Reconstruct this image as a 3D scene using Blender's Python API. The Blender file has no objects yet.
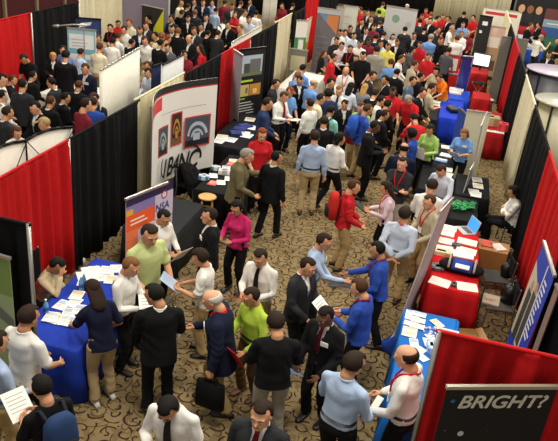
import bpy, bmesh, math, random
import numpy as np
from mathutils import Vector, Matrix, noise
random.seed(7)
C = bpy.context.scene.collection
PI = math.pi

# ---------------------------------------------------------------- camera
CAM_H, FPX = 6.0, 688.0
TILT, YAW, ROLL = math.atan(328 / 688), math.radians(12.1), math.atan2(155, 1435)
hv = Vector((-math.sin(YAW), math.cos(YAW), 0)); RV = Vector((math.cos(YAW), math.sin(YAW), 0)); ZV = Vector((0, 0, 1))
FV = math.cos(TILT) * hv - math.sin(TILT) * ZV
DV = -math.sin(TILT) * hv - math.cos(TILT) * ZV
ix = math.cos(ROLL) * RV - math.sin(ROLL) * DV          # image right in the world
iy = math.sin(ROLL) * RV + math.cos(ROLL) * DV          # image down in the world
cd = bpy.data.cameras.new('camera'); cam = bpy.data.objects.new('camera', cd); C.objects.link(cam)
cd.sensor_width = 36; cd.lens = FPX / 558 * 36; cd.clip_end = 200
m3 = Matrix((ix, -iy, -FV)).transposed()
cam.matrix_world = Matrix.Translation((0, 0, CAM_H)) @ m3.to_4x4()
bpy.context.scene.camera = cam

def at(px, py, z=0.0):
    """the place in the hall at height z that is seen at pixel (px, py)"""
    d = FPX * FV + (px - 279) * ix + (py - 220.5) * iy
    t = (z - CAM_H) / d.z
    return Vector((t * d.x, t * d.y, z))

# ---------------------------------------------------------------- light, exposure
sc = bpy.context.scene
w = bpy.data.worlds.new('hall_ambient'); sc.world = w; w.use_nodes = True
w.node_tree.nodes['Background'].inputs[0].default_value = (1.0, 0.95, 0.87, 1)
w.node_tree.nodes['Background'].inputs[1].default_value = 0.34
sc.view_settings.view_transform = 'Standard'; sc.view_settings.look = 'None'
sc.view_settings.exposure = 0.2; sc.view_settings.gamma = 1.0
def area(x, y, z, sx, sy, e, col=(1, .93, .80)):
    l = bpy.data.lights.new('ceiling_light', 'AREA'); l.shape = 'RECTANGLE'; l.size = sx; l.size_y = sy; l.energy = e; l.color = col
    o = bpy.data.objects.new('ceiling_light', l); o.location = (x, y, z); C.objects.link(o)
for lx, ly, e in [(-8, 6, 350), (-1, 5, 350), (5, 8, 350), (-8, 16, 430), (-1, 15, 430), (6, 17, 430), (-9, 27, 520), (-1, 26, 520), (6, 27, 520),
                  (-9, 37, 480), (-1, 36, 520), (6, 37, 480)]:
    area(lx, ly, 9.0, 1.8, 1.8, e)

# ---------------------------------------------------------------- materials
def lin(c):
    if isinstance(c, str):
        c = [int(c[i:i + 2], 16) / 255 for i in (0, 2, 4)]
    return tuple(((v / 12.92) if v <= .04045 else ((v + .055) / 1.055) ** 2.4) for v in c) + (1,)
_mats = {}
def M(hexcol, kind='cloth'):
    k = (hexcol, kind)
    if k in _mats: return _mats[k]
    m = bpy.data.materials.new(kind + '_' + hexcol); m.use_nodes = True; nt = m.node_tree; b = nt.nodes['Principled BSDF']
    col = lin(hexcol); b.inputs['Base Color'].default_value = col
    rough = {'cloth': .9, 'skin': .55, 'hair': .75, 'paper': .6, 'plastic': .4, 'metal': .35, 'wood': .45, 'drape': .85, 'leather': .4, 'gloss': .15, 'screen': .3}[kind]
    b.inputs['Roughness'].default_value = rough
    if kind == 'metal': b.inputs['Metallic'].default_value = .8
    if kind in ('cloth', 'drape', 'hair'):
        b.inputs['Specular IOR Level'].default_value = .2
    if kind == 'screen':
        b.inputs['Emission Color'].default_value = col; b.inputs['Emission Strength'].default_value = .9
    if kind in ('cloth', 'drape', 'hair', 'wood', 'leather'):
        tc = nt.nodes.new('ShaderNodeTexCoord'); n = nt.nodes.new('ShaderNodeTexNoise'); n.inputs['Scale'].default_value = {'hair': 60, 'wood': 12}.get(kind, 9)
        mx = nt.nodes.new('ShaderNodeMix'); mx.data_type = 'RGBA'
        mx.inputs[6].default_value = tuple(c * .86 for c in col[:3]) + (1,); mx.inputs[7].default_value = tuple(min(1, c * 1.12) for c in col[:3]) + (1,)
        nt.links.new(tc.outputs['Object'], n.inputs['Vector']); nt.links.new(n.outputs['Fac'], mx.inputs[0]); nt.links.new(mx.outputs[2], b.inputs['Base Color'])
        bp = nt.nodes.new('ShaderNodeBump'); bp.inputs['Strength'].default_value = .35; bp.inputs['Distance'].default_value = .02
        if kind == 'cloth':
            n2 = nt.nodes.new('ShaderNodeTexNoise'); n2.inputs['Scale'].default_value = 5.5; n2.inputs['Distortion'].default_value = 1.6; n2.inputs['Detail'].default_value = 3
            nt.links.new(tc.outputs['Object'], n2.inputs['Vector']); nt.links.new(n2.outputs['Fac'], bp.inputs['Height']); bp.inputs['Strength'].default_value = .8; bp.inputs['Distance'].default_value = .06
        else: nt.links.new(n.outputs['Fac'], bp.inputs['Height']); nt.links.new(bp.outputs['Normal'], b.inputs['Normal'])
    _mats[k] = m
    return m

# ---------------------------------------------------------------- mesh helpers
def obj(name, me, mats, parent=None):
    if isinstance(me, bmesh.types.BMesh):
        bm = me; bmesh.ops.recalc_face_normals(bm, faces=bm.faces); me = bpy.data.meshes.new(name); bm.to_mesh(me); bm.free()
    if not isinstance(mats, (list, tuple)): mats = [mats]
    if len(me.materials) == 0:
        for m in mats: me.materials.append(m)
    o = bpy.data.objects.new(name, me); C.objects.link(o)
    for i, m in enumerate(mats):
        if me.materials[i] != m:
            o.material_slots[i].link = 'OBJECT'; o.material_slots[i].material = m
    if parent is not None: o.parent = parent
    return o
def smooth(bm):
    for f in bm.faces: f.smooth = True
    return bm
def thing(name, label, cat, loc=(0, 0, 0), rz=0, group=None):
    o = bpy.data.objects.new(name, None); C.objects.link(o); o.empty_display_size = .1
    o.location = loc; o.rotation_euler = (0, 0, rz); tag(o, label, cat, group); return o
def tag(o, label, cat, group=None):
    o['label'] = label; o['category'] = cat
    if group: o['group'] = group
    return o
def struct(name, bm, m):
    o = obj(name, bm, m); o['kind'] = 'structure'; return o
def dup(o, parent=None):
    c = o.copy(); C.objects.link(c)
    if parent is not None: c.parent = parent
    for ch in [q for q in bpy.data.objects if q.parent == o]: dup(ch, c)
    return c
def box(bm, x0, y0, z0, x1, y1, z1, mi=0, mat=None, bev=0):
    r = bmesh.ops.create_cube(bm, size=1)
    vs = r['verts']
    for v in vs:
        v.co = Vector((x0 + (v.co.x + .5) * (x1 - x0), y0 + (v.co.y + .5) * (y1 - y0), z0 + (v.co.z + .5) * (z1 - z0)))
    fs = set(f for v in vs for f in v.link_faces)
    for f in fs: f.material_index = mi
    if bev:
        es = set(e for v in vs for e in v.link_edges)
        r2 = bmesh.ops.bevel(bm, geom=list(es), offset=bev, segments=2, profile=.5, affect='EDGES')
        vs = list(set(v for f in r2['faces'] for v in f.verts))
        for f in r2['faces']: f.material_index = mi
    if mat is not None:
        for v in set(vs): v.co = mat @ v.co
    return bm
def rings(bm, rs, mi=0, cap=True, closed=True):
    """loft through a list of vertex rings"""
    V = [[bm.verts.new(p) for p in r] for r in rs]
    n = len(V[0])
    for a, b in zip(V, V[1:]):
        for i in range(n if closed else n - 1):
            j = (i + 1) % n
            f = bm.faces.new((a[i], a[j], b[j], b[i])); f.material_index = mi; f.smooth = True
    if cap and closed:
        for r in (V[0], V[-1]):
            try:
                f = bm.faces.new(r); f.material_index = mi; f.smooth = True
            except ValueError: pass
    return V
def tube(bm, pts, rad, seg=10, mi=0, flat=1.0, ends=True):
    pts = [Vector(p) for p in pts]
    if not isinstance(rad, (list, tuple)): rad = [rad] * len(pts)
    rad = list(rad)
    if ends:
        d0 = (pts[0] - pts[1]).normalized(); d1 = (pts[-1] - pts[-2]).normalized()
        r0, r1 = rad[0], rad[-1]
        pts = [pts[0] + d0 * r0 * .95, pts[0] + d0 * r0 * .6] + pts + [pts[-1] + d1 * r1 * .6, pts[-1] + d1 * r1 * .95]
        rad = [r0 * .3, r0 * .8] + rad + [r1 * .8, r1 * .3]
    prev = None; rs = []
    for i, p in enumerate(pts):
        a = pts[max(0, i - 1)]; b = pts[min(len(pts) - 1, i + 1)]; t = (b - a).normalized()
        if prev is None:
            ref = Vector((1, 0, 0)) if abs(t.x) < .8 else Vector((0, 1, 0))
            n = (ref - t * ref.dot(t)).normalized()
        else: n = (prev - t * prev.dot(t)).normalized()
        prev = n; bi = t.cross(n)
        rs.append([p + (n * math.cos(2 * PI * k / seg) + bi * math.sin(2 * PI * k / seg) * flat) * rad[i] for k in range(seg)])
    rings(bm, rs, mi); return bm
def ell(bm, c, r, mi=0, T=None, u=12, v=8):
    mt = Matrix.Translation(c) @ Matrix.Diagonal((r[0], r[1], r[2], 1))
    if T is not None: mt = T @ mt
    q = bmesh.ops.create_uvsphere(bm, u_segments=u, v_segments=v, radius=1, matrix=mt)
    for f in set(f for vv in q['verts'] for f in vv.link_faces): f.material_index = mi; f.smooth = True
def stack(bm, rows, T=None, seg=20, mi=0, p=2.4):
    rs = []
    for (z, rx, ry, cy) in rows:
        r = []
        for k in range(seg):
            a = 2 * PI * k / seg; ca, sa = math.cos(a), math.sin(a)
            s = (abs(ca) ** p + abs(sa) ** p) ** (-1 / p)
            v = Vector((rx * ca * s, cy + ry * sa * s, z)); r.append(T @ v if T is not None else v)
        rs.append(r)
    rings(bm, rs, mi)
def remesh(bm, vox, it=3):
    me = bpy.data.meshes.new('tmp'); bm.to_mesh(me); bm.free()
    o = bpy.data.objects.new('tmp', me); C.objects.link(o)
    r = o.modifiers.new('r', 'REMESH'); r.mode = 'VOXEL'; r.voxel_size = vox; r.use_smooth_shade = True
    if it:
        s = o.modifiers.new('s', 'SMOOTH'); s.factor = .5; s.iterations = it
    dg = bpy.context.evaluated_depsgraph_get(); dg.update()
    res = bpy.data.meshes.new_from_object(o.evaluated_get(dg))
    bpy.data.objects.remove(o); bpy.data.meshes.remove(me)
    n = len(res.polygons); res.polygons.foreach_set('use_smooth', np.ones(n, bool))
    return res
def folds(me, amp, seed=0):
    n = len(me.vertices); co = np.empty(n * 3); me.vertices.foreach_get('co', co); co = co.reshape(-1, 3)
    no = np.empty(n * 3); me.vertices.foreach_get('normal', no); no = no.reshape(-1, 3)
    x, y, z = co.T
    q1 = np.sin(9 * z + 7 * x + seed); q2 = np.sin(11 * x - 6 * z + 8 * y + seed)
    d = np.sin(26 * z + 30 * x * q2 + 14 * y + 3 * q1) * (.5 + .5 * q2) + .8 * np.sin(19 * x - 15 * z + 22 * y + 2.5 * q1) * (.5 - .4 * q1)
    co += no * (amp * d)[:, None]
    me.vertices.foreach_set('co', co.ravel()); me.update()

# ---------------------------------------------------------------- people
HAND = {'down': (.255, .03, .84), 'fwd': (.10, .30, 1.10), 'low': (.15, .26, .95), 'cross': (-.10, .20, 1.16), 'back': (.03, -.17, .93),
        'shake': (.06, .46, 1.10), 'out': (.34, .30, 1.05), 'face': (.07, .15, 1.50), 'table': (.20, .44, .96), 'pocket': (.24, .06, .90),
        'chin': (.03, .17, 1.36), 'knee': (.12, .34, 1.02), 'wide': (.30, .36, 1.15), 'bag': (.27, .04, .82), 'up': (.22, .34, 1.38), 'cheek': (.07, .33, 1.46)}
# pose: left hand, right hand, lean, head pitch, legs
POSE = {'stand': ('down', 'down', 0, 4, 'stand'), 'hold': ('fwd', 'fwd', 3, 18, 'stand'), 'holdr': ('down', 'fwd', 2, 10, 'stand'), 'holdl': ('fwd', 'down', 2, 10, 'stand'),
        'low': ('low', 'low', 3, 12, 'stand'), 'cross': ('cross', 'cross', 0, 4, 'stand'), 'back': ('back', 'back', -2, 0, 'stand'), 'shake': ('low', 'shake', 7, 8, 'step'),
        'table': ('table', 'low', 16, 22, 'stand'), 'walk': ('down', 'low', 5, 6, 'walk'), 'talk': ('low', 'out', 3, 4, 'stand'), 'face': ('low', 'face', 3, 6, 'stand'),
        'chin': ('cross', 'chin', 2, 8, 'stand'), 'look': ('low', 'fwd', 8, 32, 'stand'), 'sit': ('fwd', 'cheek', 14, 22, 'sit'), 'sitx': ('cross', 'cross', 6, 12, 'sit'),
        'bag': ('bag', 'fwd', 6, 16, 'step'), 'step': ('down', 'down', 3, 4, 'step'), 'up': ('fwd', 'up', 4, 6, 'stand'), 'wide': ('wide', 'low', 6, 14, 'stand')}
_pc = {}
def ik(S, T, l1, l2, pole):
    d = T - S; L = d.length
    if L > l1 + l2 - .004: d *= (l1 + l2 - .004) / L; T = S + d; L = d.length
    a = (l1 * l1 - l2 * l2 + L * L) / (2 * L); h = math.sqrt(max(0, l1 * l1 - a * a)); n = d.normalized()
    p = (pole - n * pole.dot(n)).normalized()
    return S + n * a + p * h, T
def skeleton(pose, female, hyaw):
    lh, rh, lean, hp, legs = POSE[pose]
    k = {}
    dz = -.44 if legs == 'sit' else (-.03 if legs == 'walk' else 0)
    T = Matrix.Translation((0, 0, .92 + dz)) @ Matrix.Rotation(-math.radians(lean), 4, 'X') @ Matrix.Translation((0, 0, -.92))
    k['T'] = T
    sw = .155 if female else .174
    TH = T @ Matrix.Translation((0, -.008, 1.478)) @ Matrix.Rotation(math.radians(hyaw), 4, 'Z') @ Matrix.Rotation(-math.radians(hp), 4, 'X') @ Matrix.Translation((0, .03, .135))
    k['H'] = TH
    for s, hn in ((-1, lh), (1, rh)):
        h = Vector(HAND[hn]); h.x *= s; h.z += dz
        if hn == 'cross': h.y += .03 * s
        S = T @ Vector((s * sw, -.01, 1.378))
        pole = Vector((s * .5, -.5, -.7)) if hn not in ('back',) else Vector((s * 1, -.3, 0))
        if hn in ('down', 'bag', 'pocket'): pole = Vector((s * .3, -1, 0))
        if hn == 'cross': pole = Vector((s * .7, .1, -.7))
        if hn in ('face', 'cheek', 'chin', 'up'): pole = Vector((s * .5, .5, -1))
        E, W = ik(S, h, .29, .26, pole)
        k['arm', s] = (S, E, W)
    for s in (-1, 1):
        hip = Vector((s * .09, 0, .90 + dz))
        if legs == 'sit': an, pole = Vector((s * .11, .42, .085)), Vector((0, 1, .6))
        elif legs == 'walk': an, pole = Vector((s * .08, s * .27, .085 + (.05 if s < 0 else 0))), Vector((0, 1, 0))
        elif legs == 'step': an, pole = Vector((s * .12, s * .12, .085)), Vector((0, 1, 0))
        else: an, pole = Vector((s * .11, -.01 + s * .025, .085)), Vector((0, 1, 0))
        K, A = ik(hip, an, .42, .415, pole)
        k['leg', s] = (hip, K, A)
    return k
def body_mesh(k, female, near):
    bm = bmesh.new(); T, H = k['T'], k['H']; seg = 12 if near else 8
    fs = .9 if female else 1
    stack(bm, [(.86, .12 * fs, .085, 0), (.95, .125, .085, 0), (1.1, .12 * fs, .08, 0), (1.25, .13 * fs, .085, 0), (1.34, .135 * fs, .08, -.005), (1.40, .10 * fs, .065, -.01), (1.45, .055, .055, -.01)], T, 14)
    tube(bm, [T @ Vector((0, -.01, 1.42)), T @ Vector((0, -.01, 1.5)), H @ Vector((0, -.015, -.05))], [.064, .060 * fs, .058 * fs], seg)
    # head
    ell(bm, (0, -.012, .035), (.077, .096, .088), T=H, u=16, v=12)
    rs = []
    for z, rx, y0, y1 in [(-.118, .022, .045, .078), (-.108, .038, .02, .088), (-.085, .052, -.03, .092), (-.05, .062, -.06, .092), (-.01, .069, -.075, .09), (.03, .073, -.08, .09)]:
        rs.append([H @ Vector((rx * math.cos(2 * PI * i / 16), (y0 + y1) / 2 + (y1 - y0) / 2 * math.sin(2 * PI * i / 16), z)) for i in range(16)])
    rings(bm, rs)
    tube(bm, [H @ Vector((0, .086, .015)), H @ Vector((0, .106, -.026))], [.010, .015], 8)
    tube(bm, [H @ Vector((-.05, .074, .024)), H @ Vector((0, .086, .028)), H @ Vector((.05, .074, .024))], .011, 8)
    tube(bm, [H @ Vector((-.02, .083, -.056)), H @ Vector((.02, .083, -.056))], .012, 8)
    for s in (-1, 1): ell(bm, (s * .079, -.01, -.008), (.011, .02, .034), T=H, u=8, v=6)
    for s in (-1, 1):
        S, E, W = k['arm', s]; d = (W - E).normalized()
        tube(bm, [S, S.lerp(E, .5), E, E.lerp(W, .35), W], [.040, .040, .036, .038, .027], seg)
        # hand: palm, four fingers, thumb
        side = Vector((0, 0, 1)) if abs(d.z) < .7 else Vector((0, 1, 0))
        side = (side - d * side.dot(d)).normalized(); inn = d.cross(side).normalized()
        if inn.x * s > 0: inn = -inn
        c = W + d * .05
        tube(bm, [W, c, W + d * .085], [.027, .036, .036], 10, flat=.6 if near else .7)
        if near:
            for q, L in ((-1.5, .060), (-.5, .075), (.5, .080), (1.5, .072)):
                b = W + d * .085 + side * q * .020
                m1 = b + d * L * .5 + inn * .010; t = m1 + d * L * .35 + inn * .026
                tube(bm, [b - d * .02, b, m1, t], [.0095, .0095, .009, .008], 7)
            b = W + d * .035 + side * .03
            tube(bm, [b - side * .01, b + side * .022 + d * .02 + inn * .01, b + side * .026 + d * .05 + inn * .022], [.012, .011, .009], 7)
        else:
            tube(bm, [W + d * .07, W + d * .12 + inn * .01, W + d * .15 + inn * .03], [.03, .028, .02], 8, flat=.6)
        hip, K, A = k['leg', s]
        tube(bm, [hip, hip.lerp(K, .5), K, K.lerp(A, .4), A], [.055, .058, .048, .05, .036], seg)
        tube(bm, [A + Vector((0, -.04, -.045)), A + Vector((0, .05, -.055)), A + Vector((0, .14, -.065))], [.03, .032, .022], 8)
    me = remesh(bm, .0105 if near else .022, 1)
    bm = bmesh.new(); bm.from_mesh(me); bpy.data.meshes.remove(me)
    u, v = (8, 6)
    for s in (-1, 1):
        ell(bm, (s * .031, .081, .002), (.015, .010, .009), 1, H, u, v); ell(bm, (s * .031, .088, .002), (.0065, .006, .007), 2, H, u, v)
        tube(bm, [H @ Vector((s * .017, .096, .028)), H @ Vector((s * .045, .088, .028))], .0045, 5, 2)
    tube(bm, [H @ Vector((-.022, .092, -.057)), H @ Vector((0, .0965, -.056)), H @ Vector((.022, .092, -.057))], .0055, 6, 3)
    smooth(bm); me = bpy.data.meshes.new('body'); bm.to_mesh(me); bm.free(); return me
def hair_mesh(style, H, near, seed=0):
    bm = bmesh.new(); U, V = (28, 18) if near else (16, 10)
    th = {'short': .013, 'buzz': .006, 'bald': .010, 'long': .016, 'tail': .013, 'curly': .038, 'bob': .02, 'cap': .012, 'puffy': .024}[style]
    q = bmesh.ops.create_uvsphere(bm, u_segments=U, v_segments=V, radius=1)
    for v in q['verts']:
        d = v.co.normalized(); r = 1.0; x, y, z = d
        lim = .50 if style in ('short', 'buzz', 'tail', 'long', 'bald') else .42
        face = (y > .12 and z < lim + .25 * (1 - y)) or (z < -.30 and y > -.15)
        if style in ('long', 'bob', 'curly'): face = y > .30 and z < lim + .1
        low = z < -.72
        base = Vector((x * .079, y * .098 - .010, z * .092 + .034))
        if style == 'bald' and z > .35: face = True
        wob = 1 + .12 * noise.noise(d * 5 + Vector((seed, 0, 0)))
        v.co = base * .80 if face or (low and style not in ('long', 'curly', 'bob')) else base + d * th * wob
    if style in ('long', 'bob'):
        L = -.27 if style == 'long' else -.12
        stack(bm, [(.06, .085, .05, -.05), (-.04, .092, .052, -.058), (-.12, .095, .045, -.072), (L * .8, .085, .035, -.085), (L, .05, .02, -.088)], None, 16)
    if style == 'tail':
        tube(bm, [(0, -.10, .04), (0, -.14, .01), (0, -.13, -.10), (0, -.11, -.20)], [.02, .028, .03, .012], 10)
    if style == 'cap':
        tube(bm, [(0, .09, .075), (0, .15, .062)], [.055, .05], 12, flat=.2)
    for v in bm.verts: v.co = H @ v.co
    smooth(bm); bmesh.ops.recalc_face_normals(bm, faces=bm.faces); me = bpy.data.meshes.new('hair'); bm.to_mesh(me); bm.free(); return me
def top_mesh(kind, k, female, near):
    """kind: shirt (tucked, long sleeves), polo (short sleeves, loose hem), tee, suit (open front jacket), sweater, vest (chest piece worn under a jacket)"""
    T, H = k['T'], k['H']; bm = bmesh.new(); e = {'suit': .016, 'coat': .022, 'sweater': .008}.get(kind, 0)
    fs = .88 if female else 1; hem = {'suit': .76, 'coat': .66, 'polo': .84, 'tee': .83, 'sweater': .85, 'shirt': .93, 'vest': .95, 'blouse': .86}[kind]
    wst = .138 if female else .155
    sitting = k['T'].translation.z < -.2
    if sitting: hem = max(hem, .86)
    rows = [(hem, (.176 if hem < .9 else .166) + e, (.13 if hem < .9 else .12) + e, 0)] + ([(.93, .162 + e, .118 + e, 0)] if hem < .9 else []) + \
           [(1.04, wst + e, .112 + e, 0), (1.14, (wst + .004) + e, .112 + e, .002), (1.26, .164 * fs + e, .118 + e + (.012 if female else 0), .004), (1.33, .168 * fs + e, .112 + e, -.004), (1.385, .150 * fs + e, .096 + e, -.010), (1.43, .105 * fs + e * .5, .078 + e * .5, -.012), (1.455, .075, .068, -.012), (1.475, .066, .063, -.010)]
    if kind == 'vest': rows = [(z, rx - .006, ry + .002, cy) for z, rx, ry, cy in rows]
    stack(bm, rows, T, 24)
    if kind == 'blouse' or (female and kind in ('polo', 'tee', 'shirt')):
        for s in (-1, 1): ell(bm, (s * .07, .085, 1.26), (.065, .055, .065), T=T)
    if kind != 'vest':
        short = kind in ('polo', 'tee')
        for s in (-1, 1):
            S, E, W = k['arm', s]
            tube(bm, [T @ Vector((s * .03, -.014, 1.435)), T @ Vector((s * .11, -.012, 1.405)), S], [.045 + e * .6, .048 + e * .6, .050 + e * .7], 12)
            if short: tube(bm, [S, S.lerp(E, .4), S.lerp(E, .80)], [.056, .056, .062], 12, ends=True)
            else: tube(bm, [S, S.lerp(E, .5), E, E.lerp(W, .5), E.lerp(W, .93)], [.054 + e * .8, .053 + e * .8, .048 + e * .7, .044 + e * .6, .037 + e * .6], 12, ends=True)
    if kind in ('shirt', 'vest', 'polo'):
        tube(bm, [T @ Vector((.062 * math.cos(a), -.012 + .066 * math.sin(a), 1.475 + (-.018 if math.sin(a) > .3 else .006))) for a in [2 * PI * i / 14 for i in range(15)]], .011, 6, ends=False)
    me = remesh(bm, .0135 if near else .024, 3)
    folds(me, .0045 if kind in ('suit', 'coat') else .0060, len(kind))
    if kind in ('suit', 'coat'):
        bm = bmesh.new(); bm.from_mesh(me); Ti = T.inverted(); rm = []
        for f in bm.faces:
            c = Ti @ f.calc_center_median()
            if c.y > .02 and 1.10 < c.z < 1.5 and abs(c.x) < (c.z - 1.12) * .17: rm.append(f)
            elif c.y > .05 and c.z < .98 and abs(c.x) < (1.0 - c.z) * .10: rm.append(f)
        bmesh.ops.delete(bm, geom=rm, context='FACES'); bm.to_mesh(me); bm.free()
    return me
def trouser_mesh(k, female, near, skirt=False):
    bm = bmesh.new(); T = k['T']; dz = T.translation.z + 0
    hz = k['leg', 1][0].z
    T2 = Matrix.Translation((0, 0, hz - .90))
    stack(bm, [(.83, .150, .110, -.005), (.90, .158, .116, -.006), (.94, .15, .108, 0)], T2, 20)
    stack(bm, [(.90, .150, .108, -.004), (.96, .154, .112, 0), (1.025, .142, .101, 0)], T, 20)
    for s in (-1, 1):
        hip, K, A = k['leg', s]
        tube(bm, [hip, hip.lerp(K, .5), K, K.lerp(A, .5), A + (K - A) * .02], [.094, .085, .068, .064, .066], 12, ends=False)
        ell(bm, K, (.068, .068, .068))
    me = remesh(bm, .0145 if near else .025, 2); folds(me, .0045, 3); return me
def shoe_mesh(A, near):
    bm = bmesh.new()
    rs = []
    for y, w_, h in [(-.085, .018, .03), (-.075, .032, .06), (-.03, .036, .075), (.03, .040, .070), (.09, .047, .052), (.14, .043, .042), (.17, .028, .034), (.178, .012, .022)]:
        rs.append([A + Vector((w_ * math.cos(a), y, -.085 + (h / 2) * (1 + math.sin(a) * (1 if math.sin(a) > 0 else 1)))) for a in [2 * PI * i / 12 for i in range(12)]])
    rings(bm, rs); smooth(bm); bmesh.ops.recalc_face_normals(bm, faces=bm.faces)
    me = bpy.data.meshes.new('shoe'); bm.to_mesh(me); bm.free(); return me
def cached(key, fn):
    if key not in _pc: _pc[key] = fn()
    return _pc[key]
SKIN = {'l': 'D9A07C', 'm': 'C08A62', 'd': '6B452F', 't': 'CF9670'}
HAIRC = {'black': '15110F', 'dark': '2A1D15', 'brown': '4A2F1C', 'lbrown': '7A5330', 'blond': 'B08A50', 'grey': '8E8880', 'white': 'C9C5BC', 'red': '7A3A1C'}
COL = {'black': '131316', 'navy': '161C33', 'dgrey': '2B2C30', 'grey': '7E7F82', 'mgrey': '55575C', 'white': 'E8E6E0', 'cream': 'DCD2B4', 'lblue': 'A9BEDC', 'blue': '2F4FA8', 'sky': '6E9AD6', 'red': 'C3222A',
       'maroon': '7C2230', 'lime': 'B4D24A', 'green': '9CBF6A', 'sage': 'BFCB8C', 'khaki': 'A98F62', 'tan': 'B59E76', 'brown': '5A452F', 'pink': 'C22A66', 'orange': 'F0791A', 'yellow': 'E6D96A', 'olive': '6F6A45',
       'teal': '8FD0C4', 'tweed': '6E6647', 'royal': '2440A8', 'dblue': '27365C', 'lpink': 'DCC8D2', 'stone': 'B8AD90', 'slate': '5B6B86', 'beige': 'CDBD98', 'denim': '4A5D80', 'ash': '9C978A', 'wblue': 'CBD6E6'}
def prop_paper(Wp, rz, kind, label, group=None, tilt=35, size=None, col='white'):
    """a sheet, folder, book or tablet held at Wp"""
    bm = bmesh.new(); s = size or {'paper': (.215, .28), 'folder': (.24, .31), 'book': (.17, .23), 'tablet': (.19, .25), 'phone': (.07, .13), 'brochure': (.2, .27), 'padfolio': (.25, .32)}[kind]; s = (s[0] * 1.15, s[1] * 1.15)
    t = {'paper': .004, 'folder': .010, 'book': .02, 'tablet': .012, 'phone': .01, 'brochure': .005, 'padfolio': .02}[kind]
    box(bm, -s[0] / 2, -s[1] / 2, -t / 2, s[0] / 2, s[1] / 2, t / 2, 0, None, 0)
    if kind in ('paper', 'brochure'):
        for i in range(5): box(bm, -s[0] * .38, s[1] * (.3 - i * .13), t / 2, s[0] * (.38 - .1 * (i % 2)), s[1] * (.33 - i * .13), t / 2 + .0008, 1)
    if kind in ('folder', 'book', 'padfolio'): box(bm, -s[0] * .46, -s[1] * .47, -t * .3, s[0] * .51, s[1] * .47, t * .3, 1)
    base = {'white': 'F2F0EA'}.get(col, COL.get(col, col))
    second = 'A8A8A6' if kind in ('paper', 'brochure') else 'EEEAE0'
    o = obj(kind if kind != 'paper' else 'sheet_of_paper', bm, [M(base, 'paper'), M(second, 'paper')])
    o.location = Wp; o.rotation_euler = (math.radians(tilt), 0, rz); tag(o, label, {'paper': 'paper'}.get(kind, kind), group); return o
def backpack(P, rz, c1, c2, label, s=1):
    t = thing('backpack', label, 'backpack', P, rz)
    bm = bmesh.new(); stack(bm, [(-.24, .12, .06, 0), (-.22, .155, .085, 0), (0, .165, .095, 0), (.16, .15, .085, .01), (.22, .11, .06, .015), (.245, .05, .03, .02)], None, 20, p=3.2)
    for v in bm.verts: v.co *= s
    obj('bag_body', bm, M(c1, 'cloth'), t)
    bm = bmesh.new(); stack(bm, [(-.2, .08, .03, -.085), (-.18, .115, .045, -.09), (-.02, .115, .045, -.09), (.0, .09, .03, -.085)], None, 16, p=3.2)
    for v in bm.verts: v.co *= s
    obj('front_pocket', bm, M(c2, 'cloth'), t)
    for q in (-1, 1):
        bm = bmesh.new(); tube(bm, [(q * .10, .06, .2), (q * .115, .16, .255), (q * .12, .27, .17), (q * .125, .28, .0), (q * .14, .16, -.12), (q * .14, .06, -.18)], .018, 6, flat=.5)
        for v in bm.verts: v.co *= s
        obj('strap', bm, M(c2, 'cloth'), t)
    return t
NP = [0]; PLACED = []; BLOCKS = []
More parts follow.
